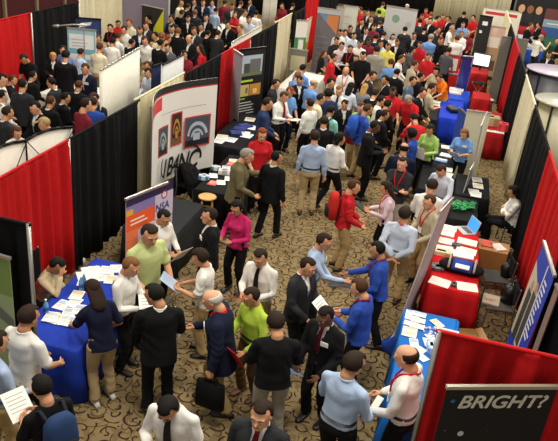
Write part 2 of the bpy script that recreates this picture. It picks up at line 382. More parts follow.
def person(px, py, face, hair, top, bot, pose, label, s=1.0, f=0, skin='t', yaw=0, shoes='black', shirt='white', tie=None, lan=None, badge=0, near=None, wide=1.0, held=None, pack=None, grp=None, bag=None):
    wide *= 1.08
    if near is None: near = py > 125
    if f: s *= .94
    st, hc = hair.split(); tk, tc = top.split()
    yaw = round(yaw / (1 if near else 20)) * (1 if near else 20)
    key = (pose, f, yaw); k = cached(('k',) + key, lambda: skeleton(*key))
    hw = k['H'].translation
    rz = -math.radians(face); best = None; s0 = s
    for n_, mlt in enumerate((1, .98, 1.02, .96, 1.04, .94, 1.06, .92, 1.08)):
        s1 = s0 * mlt; q = at(px, py, hw.z * s1)
        off = Matrix.Rotation(rz, 3, 'Z') @ (Vector((hw.x * wide, hw.y * wide, 0)) * s1)
        l1 = Vector((q.x - off.x, q.y - off.y, 0))
        pen = sum(max(0, .46 - (l1 - o_).length) for o_ in PLACED) * 3
        if not pose.startswith('sit'):
            for (cx, cy, a_, b_) in BLOCKS:
                dx, dy = abs(l1.x - cx) - a_, abs(l1.y - cy) - b_
                if dx < .2 and dy < .2: pen += min(.2 - dx, .2 - dy) * 4
        pen += abs(mlt - 1) * .6
        if best is None or pen < best[0] - 1e-6: best = (pen, s1, l1)
    s, loc = best[1], best[2]; PLACED.append(loc)
    body = obj('person', cached(('b', near) + key, lambda: body_mesh(k, f, near)), [M(SKIN[skin], 'skin'), M('E6DFD6', 'skin'), M('1E1510', 'skin'), M('9A5348', 'skin')])
    body.location = loc; body.rotation_euler = (0, 0, rz); body.scale = (s * wide, s * wide, s)
    tag(body, label, 'person', grp or 'people at the fair')
    if st != 'none':
        ho = obj('cap' if st == 'cap' else 'hair', cached(('h', st, near) + key, lambda: hair_mesh(st, k['H'], near)), M(HAIRC.get(hc) or COL[hc], 'hair'), body)
    nm = {'suit': 'suit_jacket', 'coat': 'jacket', 'polo': 'polo_shirt', 'tee': 'tee_shirt'}.get(tk, tk)
    obj(nm, cached(('t', tk, near) + key, lambda: top_mesh(tk, k, f, near)), M(COL[tc]), body)
    if tk in ('suit', 'coat'): obj('shirt', cached(('t', 'vest', near) + key, lambda: top_mesh('vest', k, f, near)), M(COL[shirt]), body)
    obj('trousers', cached(('l', near) + key, lambda: trouser_mesh(k, f, near)), M(COL[bot]), body)
    for sd in (-1, 1):
        obj('shoe', cached(('s', near, sd) + key, lambda: shoe_mesh(k['leg', sd][2], near)), M({'black': '141212', 'white': 'D8D8D6', 'brown': '5A3420'}[shoes], 'leather'), body)
    T = k['T']
    if near and tk == 'shirt':
        def belt():
            bm = bmesh.new(); stack(bm, [(.985, .163, .121, 0), (1.02, .160, .119, 0)], T, 24); b = bpy.data.meshes.new('belt'); bm.to_mesh(b); bm.free(); return b
        obj('belt', cached(('belt',) + key, belt), M('1A1410', 'leather'), body)
    if tie:
        def tm():
            bm = bmesh.new()
            ys = [(1.462, .066), (1.43, .086), (1.36, .120), (1.26, .134), (1.12, .130), (1.03, .128)]
            if tk == 'suit': ys = ys[:4] + [(1.16, .134)]
            for i, ((z0, y0), (z1, y1)) in enumerate(zip(ys, ys[1:])):
                w0, w1 = .016 + i * .005, .016 + (i + 1) * .005
                rings(bm, [[T @ Vector((a, b + dy, c)) for a, b, c, dy in ((-w_, y_, z_, 0), (w_, y_, z_, 0), (w_, y_, z_, .012), (-w_, y_, z_, .012))] for (z_, y_, w_) in ((z0, y0, w0), (z1, y1, w1))])
            ell(bm, (0, .082, 1.455), (.022, .016, .02), T=T); b = bpy.data.meshes.new('tie'); bm.to_mesh(b); bm.free(); return b
        obj('tie', cached(('tie', tk == 'suit') + key, tm), M(COL[tie]), body)
    if lan:
        def lm():
            bm = bmesh.new()
            for sd in (-1, 1): tube(bm, [T @ Vector(p) for p in [(0, -.092, 1.475), (sd * .07, -.03, 1.488), (sd * .075, .055, 1.45), (sd * .05, .128, 1.32), (sd * .01, .142, 1.16)]], .009, 6)
            b = bpy.data.meshes.new('lanyard'); bm.to_mesh(b); bm.free(); return b
        lo = obj('lanyard', cached(('lan',) + key, lm), M(COL[lan]), body)
        bm = bmesh.new(); box(bm, -.045, .142, 1.05, .045, .150, 1.15, 0, T); obj('badge_card', bm, M('F0EEE8', 'paper'), lo)
    if badge:
        bm = bmesh.new(); box(bm, -.045, -.004, -.03, .045, .004, .03, 0, T @ Matrix.Translation((-.085, .135 if tk in ('suit', 'coat') else .122, 1.30)) @ Matrix.Rotation(.2, 4, 'Z')); obj('name_badge', bm, M('F2F1EC', 'paper'), body)
    MW = Matrix.Translation(loc) @ Matrix.Rotation(rz, 4, 'Z') @ Matrix.Diagonal((s * wide, s * wide, s, 1))
    if held:
        hand, kind, col, hl = held[:4]; tilt = held[4] if len(held) > 4 else 35
        def tip(sd):
            S, E, W = k['arm', sd]; return W + (W - E).normalized() * .09
        if hand == 'b': P = (tip(-1) + tip(1)) / 2 + Vector((0, .09, .04))
        else: P = tip(1 if hand == 'r' else -1) + Vector((0, .10, .05))
        prop_paper(MW @ P, rz, kind, hl, 'things people hold', tilt, col=col)
    if pack:
        c1, c2, pl = pack; backpack(MW @ (T @ Vector((0, -.215, 1.22))), rz, c1, c2, pl, s)
    if bag:
        c1, bl, txt = bag; S, E, W = k['arm', -1]; P = MW @ (W + Vector((0, 0, -.08)))
        t = thing('tote_bag', bl, 'bag', P, rz); bm = bmesh.new(); stack(bm, [(-.48, .17, .05, 0), (-.47, .19, .06, 0), (-.3, .19, .065, 0), (-.12, .18, .05, 0), (-.11, .17, .03, 0)], Matrix.Rotation(PI / 2.4, 4, 'Z'), 20, p=4)
        obj('bag_body', bm, M(c1, 'cloth'), t)
        bm = bmesh.new(); R2 = Matrix.Rotation(PI / 2.4, 4, 'Z')
        for yy in (-.03, .03): tube(bm, [R2 @ Vector(p) for p in [(-.09, yy, -.13), (-.05, yy * .5, -.03), (.0, 0, 0), (.05, yy * .5, -.03), (.09, yy, -.13)]], .008, 6)
        obj('handle', bm, M('101010'), t)
        bm = bmesh.new(); box(bm, -.07, -.073, -.30, .05, -.066, -.27, 0, R2); obj('printed_mark', bm, M('D8D8D4', 'paper'), t)
    NP[0] += 1
    return body

# ---------------------------------------------------------------- the hall
def carpet():
    m = bpy.data.materials.new('scroll_carpet'); m.use_nodes = True; nt = m.node_tree; N = nt.nodes; Lk = nt.links; b = N['Principled BSDF']
    b.inputs['Roughness'].default_value = .95; b.inputs['Specular IOR Level'].default_value = .1
    def node(t, **kw):
        n = N.new(t)
        for a, v in kw.items(): setattr(n, a, v)
        return n
    def mth(op, a, b_=None, c=None):
        n = node('ShaderNodeMath', operation=op)
        for i, v in enumerate((a, b_, c)):
            if v is None: continue
            if isinstance(v, (int, float)): n.inputs[i].default_value = v
            else: Lk.new(v, n.inputs[i])
        return n.outputs[0]
    tc = node('ShaderNodeTexCoord')
    wn = node('ShaderNodeTexNoise'); wn.inputs['Scale'].default_value = 2.5; Lk.new(tc.outputs['Object'], wn.inputs['Vector'])
    wa = node('ShaderNodeVectorMath', operation='MULTIPLY_ADD'); Lk.new(wn.outputs['Color'], wa.inputs[0]); wa.inputs[1].default_value = (.12, .12, 0); Lk.new(tc.outputs['Object'], wa.inputs[2])
    def layer(scale, freq, width, offs):
        mp = node('ShaderNodeMapping'); mp.inputs['Location'].default_value = offs; Lk.new(wa.outputs[0], mp.inputs['Vector'])
        v = node('ShaderNodeTexVoronoi', voronoi_dimensions='2D'); v.inputs['Scale'].default_value = scale; v.inputs['Randomness'].default_value = .75
        Lk.new(mp.outputs[0], v.inputs['Vector'])
        d = node('ShaderNodeVectorMath', operation='SUBTRACT'); Lk.new(mp.outputs[0], d.inputs[0]); Lk.new(v.outputs['Position'], d.inputs[1])
        sp = node('ShaderNodeSeparateXYZ'); Lk.new(d.outputs[0], sp.inputs[0])
        r = mth('SQRT', mth('ADD', mth('MULTIPLY', sp.outputs[0], sp.outputs[0]), mth('MULTIPLY', sp.outputs[1], sp.outputs[1])))
        an = mth('DIVIDE', mth('ARCTAN2', sp.outputs[1], sp.outputs[0]), 2 * PI)
        sc_ = node('ShaderNodeSeparateColor'); Lk.new(v.outputs['Color'], sc_.inputs[0])
        sg = mth('SUBTRACT', mth('MULTIPLY', mth('GREATER_THAN', sc_.outputs[0], .5), 2), 1)
        ph = mth('ADD', mth('ADD', mth('MULTIPLY', an, sg), sc_.outputs[1]), mth('MULTIPLY', r, freq))
        fr = mth('ABSOLUTE', mth('SUBTRACT', mth('FRACT', ph), .5))
        line = mth('LESS_THAN', mth('DIVIDE', fr, freq), mth('ADD', width, mth('MULTIPLY', sc_.outputs[2], width * .5)))
        gap = mth('GREATER_THAN', mth('FRACT', mth('ADD', mth('MULTIPLY', an, 1.0), sc_.outputs[2])), .14)
        return mth('MULTIPLY', line, gap)
    a = layer(4.2, 8.6, .0095, (0, 0, 0)); c = layer(2.8, 5.4, .0075, (3.3, 1.7, 0))
    f = node('ShaderNodeTexNoise'); f.inputs['Scale'].default_value = 7; Lk.new(tc.outputs['Object'], f.inputs['Vector'])
    sw = mth('MULTIPLY', mth('GREATER_THAN', f.outputs['Fac'], .56), 1.0)
    base = node('ShaderNodeMix', data_type='RGBA'); Lk.new(sw, base.inputs[0]); base.inputs[6].default_value = lin('887755'); base.inputs[7].default_value = lin('766647')
    m1 = node('ShaderNodeMix', data_type='RGBA'); Lk.new(c, m1.inputs[0]); Lk.new(base.outputs[2], m1.inputs[6]); m1.inputs[7].default_value = lin('5C4432')
    m2 = node('ShaderNodeMix', data_type='RGBA'); Lk.new(a, m2.inputs[0]); Lk.new(m1.outputs[2], m2.inputs[6]); m2.inputs[7].default_value = lin('3A241C')
    Lk.new(m2.outputs[2], b.inputs['Base Color'])
    return m
bm = bmesh.new(); box(bm, -16, -1, -.1, 12, 45, 0); struct('floor', bm, carpet())
bm = bmesh.new(); box(bm, -16, 44.5, 0, 12, 44.8, 9.6); struct('wall_back', bm, M('1A1518', 'drape'))
bm = bmesh.new(); box(bm, -15.8, -1, 0, -15.5, 44.5, 9.6)
for i in range(22): box(bm, -15.5, i * 2, 0, -15.4, i * 2 + .12, 9.6, 1)
struct('wall_left', bm, [M('4A1F22', 'drape'), M('8C7A62', 'drape')])
bm = bmesh.new(); box(bm, 11.7, -1, 0, 12, 44.5, 9.6); struct('wall_right', bm, M('4A1F22', 'drape'))

# ---------------------------------------------------------------- pipe and drape
def drape(x0, y0, x1, y1, col, label, h=2.44, z0=.04, posts=(1, 1), grp='booth drapes', amp=.045, rod=True):
    L = math.hypot(x1 - x0, y1 - y0); rz = math.atan2(y1 - y0, x1 - x0)
    t = thing('booth_drape', label, 'drape', (x0, y0, 0), rz, grp)
    n = max(12, int(L * 26)); rows = [h, h - .05, h - .12, h * .6, h * .3, z0]; amps = [.3, .25, .7, 1.0, 1.1, 1.25]
    bm = bmesh.new(); F = []; B = []
    sd = x0 * 3.1 + y0 * 1.7
    for z, a in zip(rows, amps):
        fr = []; bk = []
        for i in range(n + 1):
            u = i / n * L; o = amp * a * (math.sin(u * 22 + sd + 1.4 * math.sin(u * 5.3 + sd)) * (.65 + .35 * math.sin(u * 3.1 + sd)) + .5 * math.sin(u * 9.3 + sd * 2) + .3 * math.sin(u * 47))
            fr.append(Vector((u, o - .004, z))); bk.append(Vector((u, o + .004, z)))
        F.append(fr); B.append(bk)
    rings(bm, [f + b[::-1] for f, b in zip(F, B)])
    obj('fabric', bm, M(col, 'drape'), t)
    if rod:
        bm = bmesh.new(); tube(bm, [(-.02, 0, h + .005), (L + .02, 0, h + .005)], .022, 8); obj('crossbar', bm, M(col, 'drape'), t)
    for k, p in enumerate(posts):
        if p:
            bm = bmesh.new(); tube(bm, [(L * k, 0, 0), (L * k, 0, h + .02)], .026, 10, ends=False); box(bm, L * k - .18, -.18, 0, L * k + .18, .18, .012); obj('post', bm, M('B4B2AC', 'metal'), t)
    return t
RED, BLK, CRM = 'BC1417', '0E0E10', 'D8CFAE'
XL, XR = -5.25, 2.0
for a, b, c, lb in [(5.5, 8.53, RED, 'red drape hanging behind the woman seated at the royal blue table'), (8.53, 10.9, BLK, 'black drape beside the red one, behind the orange recruiting banner'),
                    (10.9, 13.2, CRM, 'cream drape half hidden by the curved white photo banner'), (13.2, 15.3, BLK, 'black drape just right of the curved white photo banner'),
                    (15.3, 17.7, RED, 'narrow red drape behind the grey banner edge and black poster'), (17.7, 20.5, BLK, 'black drape behind the tall black picture poster'),
                    (20.5, 22.6, CRM, 'bright cream drape right of the black picture poster'), (22.6, 24.3, BLK, 'black drape right of the bright cream one in the left row'),
                    (24.3, 26.5, RED, 'tall bright red drape rising above the green and white banner'), (26.5, 31, BLK, 'black drape behind the grey triangle banner')]:
    drape(XL - (.08 if c == CRM else 0), a * 1.034, XL - (.08 if c == CRM else 0), b * 1.034, c, lb, h=2.32 if a < 24 or a > 26 else 2.6, posts=(1 if a in (8.53,) else 0, 0))
for a, b, c, lb in [(5.7, 9.0, BLK, 'black drape in the lower right corner behind the blue sign'), (9.0, 12.04, RED, 'long red drape sweeping down on the right behind the stacked chairs'),
                    (12.04, 15.2, BLK, 'black drape on the right behind the woman in the white blouse'), (15.2, 18.3, CRM, 'cream drape with pointed top on the right of the hall'),
                    (18.3, 21.3, BLK, 'black drape between the cream and red drapes at upper right'), (21.3, 24.1, RED, 'red drape at upper right beside the folding stools'),
                    (24.1, 27.2, BLK, 'black drape at upper right behind the pale pink oval counter'), (27.2, 31, CRM, 'small cream drape peak at upper right beyond the pale pink counter')]:
    drape(XR, a, XR, b, c, lb, posts=(0, 0))
drape(.43, 5.65, XR, 5.65, RED, 'bright red drape in front at lower right, behind the BRIGHT? banner', posts=(1, 0))
drape(2.03, 5.6, 4.6, 5.6, BLK, 'black drape at the right edge behind the BRIGHT? banner', posts=(0, 0))
drape(XL, 5.95, -4.07, 5.95, BLK, 'black side drape at the left edge with a silver post', posts=(0, 1))
# the far left row and the back of the hall
for a, b, c, lb, h in [(12.8, 17.3, RED, 'red drape in the upper left corner', 2.3), (17.3, 19.9, BLK, 'black drape in the upper left behind the pale teal chart', 2.3), (19.9, 23, CRM, 'cream drape at upper left behind the dark blue banner', 2.5),
                       (23.9, 33, BLK, 'black drape behind the crowd at top left', 2.6)]:
    drape(-11.3, a, -11.3, b, c, lb, h=h, posts=(1, 0))
drape(-11.3, 36, -5.9, 36, BLK, 'black drape across the back at top left', h=3.4, posts=(1, 0))
drape(-9.1, 33.4, -8.45, 33.6, 'D9D6CC', 'narrow pale drape hanging at the top behind the left crowd', h=3.2, posts=(0, 0))
drape(-5.9, 43, -1.3, 43, '151114', 'wide black curtain at the top centre of the hall', h=6, posts=(0, 1), amp=.06)
drape(-1.3, 42.4, 2.9, 43, 'C9C2A4', 'tall cream curtain at the top right of the hall', h=6, posts=(0, 0), amp=.08)
drape(2.9, 43.4, 11, 43.6, '121013', 'black curtain in the top right corner', h=6, posts=(0, 0), amp=.06)

# ---------------------------------------------------------------- banners and signs
def text_into(bm, s, x, z, size, mi, y=-.01, shear=0, sx=1.0, weight=0):
    cu = bpy.data.curves.new('t', 'FONT'); cu.body = s; cu.size = size; cu.shear = shear; cu.extrude = 0
    o = bpy.data.objects.new('t', cu); C.objects.link(o); dg = bpy.context.evaluated_depsgraph_get(); dg.update()
    me = bpy.data.meshes.new_from_object(o.evaluated_get(dg)); bpy.data.objects.remove(o)
    for cp in ([0] if not weight else [(-weight, 0), (weight, 0), (0, weight), (0, -weight), (0, 0)]):
        dx, dz = cp if cp else (0, 0)
        n0 = len(bm.verts); f0 = len(bm.faces); bm.from_mesh(me); bm.verts.ensure_lookup_table(); bm.faces.ensure_lookup_table()
        for v in bm.verts[n0:]: v.co = Vector((x + v.co.x * sx + dx, y - abs(dx) * .05 - abs(dz) * .03, z + v.co.y + dz))
        for f in bm.faces[f0:]: f.material_index = mi
def panel(w_, h_, deco, th=.006, cols=1, base='F0EEE8', finish='paper'):
    """printed panel facing -y; deco = [(x0,z0,x1,z1,colour)] or ('text', x, z, size, colour, shear, sx, weight)"""
    bm = bmesh.new(); pal = [base]
    def ci(c):
        if c not in pal: pal.append(c)
        return pal.index(c)
    for i in range(cols): box(bm, w_ * i / cols, 0, 0, w_ * (i + 1) / cols, th, h_)
    for n, d in enumerate(deco):
        y = -.0012 - .0007 * n
        if d[0] == 'text': text_into(bm, d[1 + 0] if False else d[1], d[2], d[3], d[4], ci(d[5]), y - .003, *(d[6:]))
        elif d[0] == 'tri':
            v = [bm.verts.new((p[0], y, p[1])) for p in d[1]]; f = bm.faces.new(v); f.material_index = ci(d[2])
        elif d[0] == 'disc':
            v = [bm.verts.new((d[1] + d[3] * math.cos(a), y, d[2] + d[3] * (d[5] if len(d) > 5 else 1) * math.sin(a))) for a in [2 * PI * i / 20 for i in range(20)]]; f = bm.faces.new(v); f.material_index = ci(d[4])
        else:
            x0, z0, x1, z1, c = d; k = max(1, int(cols * (x1 - x0) / w_)); m = ci(c)
            for i in range(k): box(bm, x0 + (x1 - x0) * i / k, y, z0, x0 + (x1 - x0) * (i + 1) / k, y + .0006, z1, m)
    return bm, [M(c, finish) for c in pal]
def lines(x0, x1, z, n, dz, c, t=.018, seed=3):
    r = random.Random(seed); return [(x0, z - i * dz, x0 + (x1 - x0) * r.uniform(.55, 1), z - i * dz + t, c) for i in range(n)]
def banner(loc, rz, w_, h_, deco, label, lean=0, base='F0EEE8', rail='C8C6C0', name='retractable_banner', cat='banner', leanx=0):
    t = thing(name, label, cat, loc, rz)
    L = Matrix.Rotation(lean, 4, 'X') @ Matrix.Rotation(leanx, 4, 'Y')
    bm, ms = panel(w_, h_, deco, base=base); 
    for v in bm.verts: v.co = L @ (v.co + Vector((0, 0, .08)))
    obj('printed_panel', bm, ms, t)
    bm = bmesh.new(); box(bm, -.01, -.015, h_ + .07, w_ + .01, .022, h_ + .105)
    for v in bm.verts: v.co = L @ v.co
    obj('top_rail', bm, M(rail, 'metal'), t)
    bm = bmesh.new(); box(bm, -.02, -.07, 0, w_ + .02, .09, .085, bev=.02); obj('base', bm, M('A9A8A4', 'metal'), t)
    bm = bmesh.new(); tube(bm, [L @ Vector((w_ / 2, .04, .06)), L @ Vector((w_ / 2, .04, h_ + .08))], .012, 8); obj('support_pole', bm, M('A9A8A4', 'metal'), t)
    return t
# leaning banners seen edge-on in the right row
def slab(top, bot, zt, th, col, label, deco=(), edge='B8B4AC'):
    """banner whose bottom edge runs bot[0]-bot[1] on the floor and whose top edge runs top[0]-top[1] at height zt"""
    A, B_ = [at(*q_, 0) for q_ in bot]; Ct, D = [at(*q_, zt) for q_ in top]
    t_ = thing('retractable_banner', label, 'banner', A)
    bm_ = bmesh.new(); off = Vector((th, 0, 0))
    q4 = [p_ - A for p_ in (A, B_, D, Ct)]
    vs_ = [bm_.verts.new(p_) for p_ in q4] + [bm_.verts.new(p_ + off) for p_ in q4]
    for ii, fi in enumerate(((0, 1, 2, 3), (7, 6, 5, 4), (0, 4, 5, 1), (1, 5, 6, 2), (2, 6, 7, 3), (3, 7, 4, 0))):
        f_ = bm_.faces.new([vs_[j] for j in fi])
    pal = [col]
    for (u0, v0, u1, v1, c_) in deco:
        if c_ not in pal: pal.append(c_)
        nn = (q4[1] - q4[0]).cross(q4[3] - q4[0]).normalized()
        if nn.dot(Vector((0, 0, CAM_H)) - A) < 0: nn = -nn
        def P(u, v): return (q4[0].lerp(q4[1], u)).lerp(q4[3].lerp(q4[2], u), v) + nn * (.003 + .0015 * deco.index((u0, v0, u1, v1, c_))) + (off if nn.x > .3 else off * 0)
        f_ = bm_.faces.new([bm_.verts.new(P(*uv)) for uv in ((u0, v0), (u1, v0), (u1, v1), (u0, v1))]); f_.material_index = pal.index(c_)
    obj('printed_panel', bm_, [M(c_, 'paper') for c_ in pal], t_)
    bm_ = bmesh.new(); tube(bm_, [q4[3], q4[2]], .022, 8); obj('top_rail', bm_, M(edge, 'metal'), t_)
    bm_ = bmesh.new(); tube(bm_, [q4[0] + Vector((0, 0, .04)), q4[1] + Vector((0, 0, .04))], .045, 8); obj('base', bm_, M('A9A8A4', 'metal'), t_)
    return t_
# BRIGHT? banner at lower right
dec = [('text', 'BRIGHT?', .13, 1.885, .20, 'F4F0DC', .25, 1.1, .005), ('disc', .085, 1.96, .022, '2C6EA8'), ('disc', .24, 1.58, .030, 'C9D4DC'), ('disc', .08, 1.62, .006, '8090A0'), ('disc', .5, 1.60, .006, '506070'), ('disc', .7, 1.45, .005, '506070')]
banner((.57, 5.17, 0), math.radians(21.7), 1.06, 2.11, dec, 'black banner reading BRIGHT? in cream letters, at the lower right corner', base='0A0D15', rail='D8D4C4')
# recruiting banner on the left, orange and violet
wN = 1.0
dec = [(0, 1.86, wN, 2.0, '2A2550'), (0, 1.62, wN, 1.86, '8C7CB4'), (0, 0, .30, 1.62, 'F08050'), (0, 1.42, .62, 1.70, 'F0602C'), (.24, 0, wN, 1.38, 'CFC6DA'), (0, 1.70, .14, 1.80, 'F0B040'), (.60, 1.40, wN, 1.86, 'D0C8E0'),
       ('disc', .80, 1.82, .07, 'B03A50'), ('disc', .80, 1.82, .045, 'E6E0EC'), ('text', 'NSA', .60, 1.56, .17, '4A4A9A', .1, .95, .003)] + lines(.08, .52, 1.58, 2, .07, 'FFE8D8', .03) + lines(.32, .88, 1.25, 6, .07, 'A9A0BC') + \
      [('disc', .17, .72, .17, '3A2622', 1.3), ('disc', .18, .70, .115, 'DDA884', 1.3), (.10, .28, .28, .52, '26202A'), (.13, .63, .24, .65, 'A05048')]
def sz(d, k=.9):
    if d[0] == 'text': return (d[0], d[1], d[2], d[3] * k, d[4]) + tuple(d[5:])
    if d[0] == 'disc': return (d[0], d[1], d[2] * k) + tuple(d[3:])
    return (d[0], d[1] * k, d[2], d[3] * k, d[4])
dec = [sz(d) for d in dec]
q = at(126, 200, 1.88); q2 = at(168, 183, 1.88)
NB = banner((q.x, q.y, 0), math.atan2(q2.y - q.y, q2.x - q.x), (q2 - q).length, 1.8, [tuple(d) for d in dec], 'orange and violet banner reading NSA with a smiling face, behind the man in green polo', base='E4DCE8')
# green banner at left edge
g0 = at(10, 266, 2.0)
banner((g0.x - .88, g0.y + .10, 0), -math.radians(6), .88, 2.0, [(0, 1.5, .88, 2.0, '7F9A54'), (0, 0, .88, 1.5, '9FB48A'), ('tri', [(0, 1.1), (0, 1.35), (.5, 1.45), (.88, 1.2), (.88, 1.05), (.45, 1.3)], '6E7470'), ('disc', .5, .72, .09, 'E0683A'), (.1, .3, .5, .34, 'E8ECE0')],
       'green printed banner cut off at the left edge', base='9FB48A')
# curved white photo banner
pl = [at(*p, 2.37) for p in [(153, 106), (154.5, 95), (160, 89), (172, 84.5), (190, 80.5), (218, 77)]]
pl = [Vector((v.x, v.y, 0)) for v in pl]
cl = [0]
for a, b in zip(pl, pl[1:]): cl.append(cl[-1] + (b - a).length)
WB = cl[-1]
def bend(v):
    u = min(max(v.x, 0), WB)
    for i in range(len(pl) - 1):
        if u <= cl[i + 1] + 1e-6:
            t_ = (u - cl[i]) / (cl[i + 1] - cl[i]); a = pl[max(0, i - 1)]; b = pl[i]; c = pl[i + 1]; d = pl[min(len(pl) - 1, i + 2)]
            P = .5 * ((2 * b) + (c - a) * t_ + (2 * a - 5 * b + 4 * c - d) * t_ * t_ + (3 * b - a - 3 * c + d) * t_ ** 3)
            tg = (c - b).normalized(); return P + Vector((tg.y * -v.y * -1, -tg.x * -v.y * -1, 0)) * 1 + Vector((0, 0, v.z)) if False else P + Vector((-tg.y, tg.x, 0)) * v.y + Vector((0, 0, v.z))
PXS = [153, 154.5, 160, 172, 190, 218]
def U(px_):
    for i in range(5):
        if px_ <= PXS[i + 1]: return cl[i] + (px_ - PXS[i]) / (PXS[i + 1] - PXS[i]) * (cl[i + 1] - cl[i])
    return WB
def ph(x0, z0, x1, z1, cs):
    r = [(x0 - .03, z0 - .03, x1 + .03, z1 + .03, 'C43A34'), (x0, z0, x1, z1, cs[0])]
    w_, h_ = x1 - x0, z1 - z0; N_ = 9
    def arch(r0, r1, c_):
        out = []
        for i in range(N_):
            a0, a1 = PI * (.08 + .84 * i / N_), PI * (.08 + .84 * (i + 1) / N_)
            out.append(('tri', [(x0 + w_ * (.5 + r_ * math.cos(a_)), z0 + h_ * (.25 + r_ * 1.3 * math.sin(a_))) for r_, a_ in ((r1, a0), (r1, a1), (r0, a1), (r0, a0))], c_))
        return out
    r += [(x0, z0, x1, z0 + h_ * .22, cs[2])] + arch(.36, .46, cs[1]) + arch(.2, .27, cs[1]) + [(x0 + w_ * .35, z0 + h_ * .2, x0 + w_ * .62, z0 + h_ * .45, cs[1])]
    return r
dec = [(0, 1.87, WB, 2.0, '2B2C2C'), (0, 1.845, WB, 1.87, 'C43A34'), (U(153), 1.56, U(163), 1.82, 'D8484A'), (U(163), 1.45, U(206), 1.458, '8A8A88')] + \
      ph(U(160), .62, U(169), 1.18, ('4A5A5E', 'A8B4B8', '2A3236')) + ph(U(173), .74, U(183), 1.38, ('3A2A22', 'C08A3C', '7A5A3A')) + ph(U(187), .60, U(209), 1.22, ('4A525E', 'B8C4D4', '20242C'))
cx, cz, ra, rb = (U(160) + U(203)) / 2, .36, (U(203) - U(160)) / 2, .40
def arcseg(d0, d1):
    r = []
    for i in range(int((d1 - d0) / 8)):
        a0, a1 = math.radians(d0 + i * 8), math.radians(d0 + i * 8 + 8)
        r.append(('tri', [(cx + ra * k_ * math.cos(t_), cz + rb * k_ * math.sin(t_)) for k_, t_ in ((1, a0), (1, a1), (.93, a1), (.93, a0))], '141414'))
    return r
dec += [('text', '1B4NC', U(161.5), .12, .56, '141414', .35, (U(199) - U(163)) / 1.62, .012)] + arcseg(-10, 62) + arcseg(150, 215)
bm, ms = panel(WB, 2.0, dec, cols=40)
for v in bm.verts: v.co = bend(Vector((v.co.x, v.co.y, v.co.z + .36)))
t = thing('popup_display', 'curved white display with three red-framed photos and large black lettering 1B4NC', 'display')
obj('curved_panel', bm, ms, t)
bm = bmesh.new()
for i in range(40): 
    pass
for fr in (0.02, .35, .68, .98): tube(bm, [bend(Vector((WB * fr, .04, 0))), bend(Vector((WB * fr, .04, 2.34)))], .015, 6)
obj('frame', bm, M('8A8A88', 'metal'), t)
# black poster with two pictures, its grey neighbour seen edge-on
a = at(238, 50, 2.38); b = at(265, 47, 2.38)
wp = (b - a).length
dec = [(.12, 1.40, wp - .10, 1.92, 'A9BCC8'), (.2, 1.42, .42, 1.72, '4A4A44'), (.40, 1.42, .78, 1.82, '6A6A68'), (.12, 1.40, wp - .1, 1.48, '70785A'), (.12, .88, wp * .45, 1.18, 'C8B070'), (wp * .47, .88, wp - .10, 1.18, 'C88A3C'), (.3, .95, .38, 1.1, '5A7A4A'), (wp * .6, .92, wp * .75, 1.05, 'F0D080'),
       ('text', 'River Run Jr.', .10, 1.245, .13, 'B8D838', .4, .92, .004)] + lines(.12, .40, .80, 1, .06, '8AB838', .03) + lines(.12, .75, .70, 7, .072, 'D8D8D4', .022)
dec = [d if d[0] != 'text' else (lines(.12, .75, 1.25, 1, .1, 'B8D838', .05)[0]) for d in dec]
banner((a.x + .04, a.y, 0), math.atan2(b.y - a.y, b.x - a.x), wp, 2.3, [(d[0], d[1] + .22, d[2], d[3] + .22, d[4]) for d in dec], 'tall black poster with two pictures and green writing beside a grey banner edge', base='17191A', rail='222222')
banner((-5.08, 16.3, 0), math.radians(-52), .62, 2.3, lines(.08, .7, 1.8, 9, .17, 'A0A4AA', .03), 'grey banner turned edge-on beside the red drape, above the brochure table', base='9A9CA2')
# other left-row banners
def quick(px, py, h_, w_, rz, deco, label, base='F0EEE8', **kw):
    p_ = at(px, py, h_ + .1); return banner((p_.x, p_.y, 0), rz, w_, h_, deco, label, base=base, **kw)
quick(318, 7, 2.3, .84, math.radians(4), [(0, 2.12, .84, 2.3, 'C8CCD0'), ('tri', [(.08, 2.1), (.78, 1.45), (.80, 2.1)], 'E08A50'), ('tri', [(.08, 2.1), (.4, 2.1), (.37, 1.85)], '6AA0C8')] + lines(.1, .6, 1.3, 6, .2, '9C98A2'), 'grey banner with an orange triangle picture at the top centre', base='77737C')
quick(297, 20, 2.1, .42, math.radians(40), [(0, 1.0, .42, 1.55, '3E9A5A'), (.05, .2, .37, .5, 'D8C8C0')], 'white banner with a green band beside the tall red drape')
slab([(307, 20), (312, 17)], [(298, 72), (304, 67)], 2.1, .012, 'F07A28', 'tall white and orange banner edge standing over the display table at upper centre', [(0, .55, .9, 1, 'F0E0C8')])
quick(296, 38, 1.5, .26, math.radians(10), [(.06, .3, .2, .5, 'D04A30')], 'short plain white banner beside the white and orange banner edge')
quick(290, 48, 1.3, .6, math.radians(5), [(.06, .1, .54, .5, '8A8A70'), (.06, .6, .54, 1.1, 'B8B090')], 'small framed grey poster below the black drape at upper centre', base='6E6C64')
quick(344, 5, 2.3, .55, math.radians(8), lines(.06, .5, 1.9, 6, .25, 'B8C4B0'), 'narrow white banner right of the grey triangle banner', base='DCE0D2')
quick(337, 6, 2.3, .3, math.radians(8), [], 'narrow cream banner edge right of the grey triangle banner', base='C8C4B0')
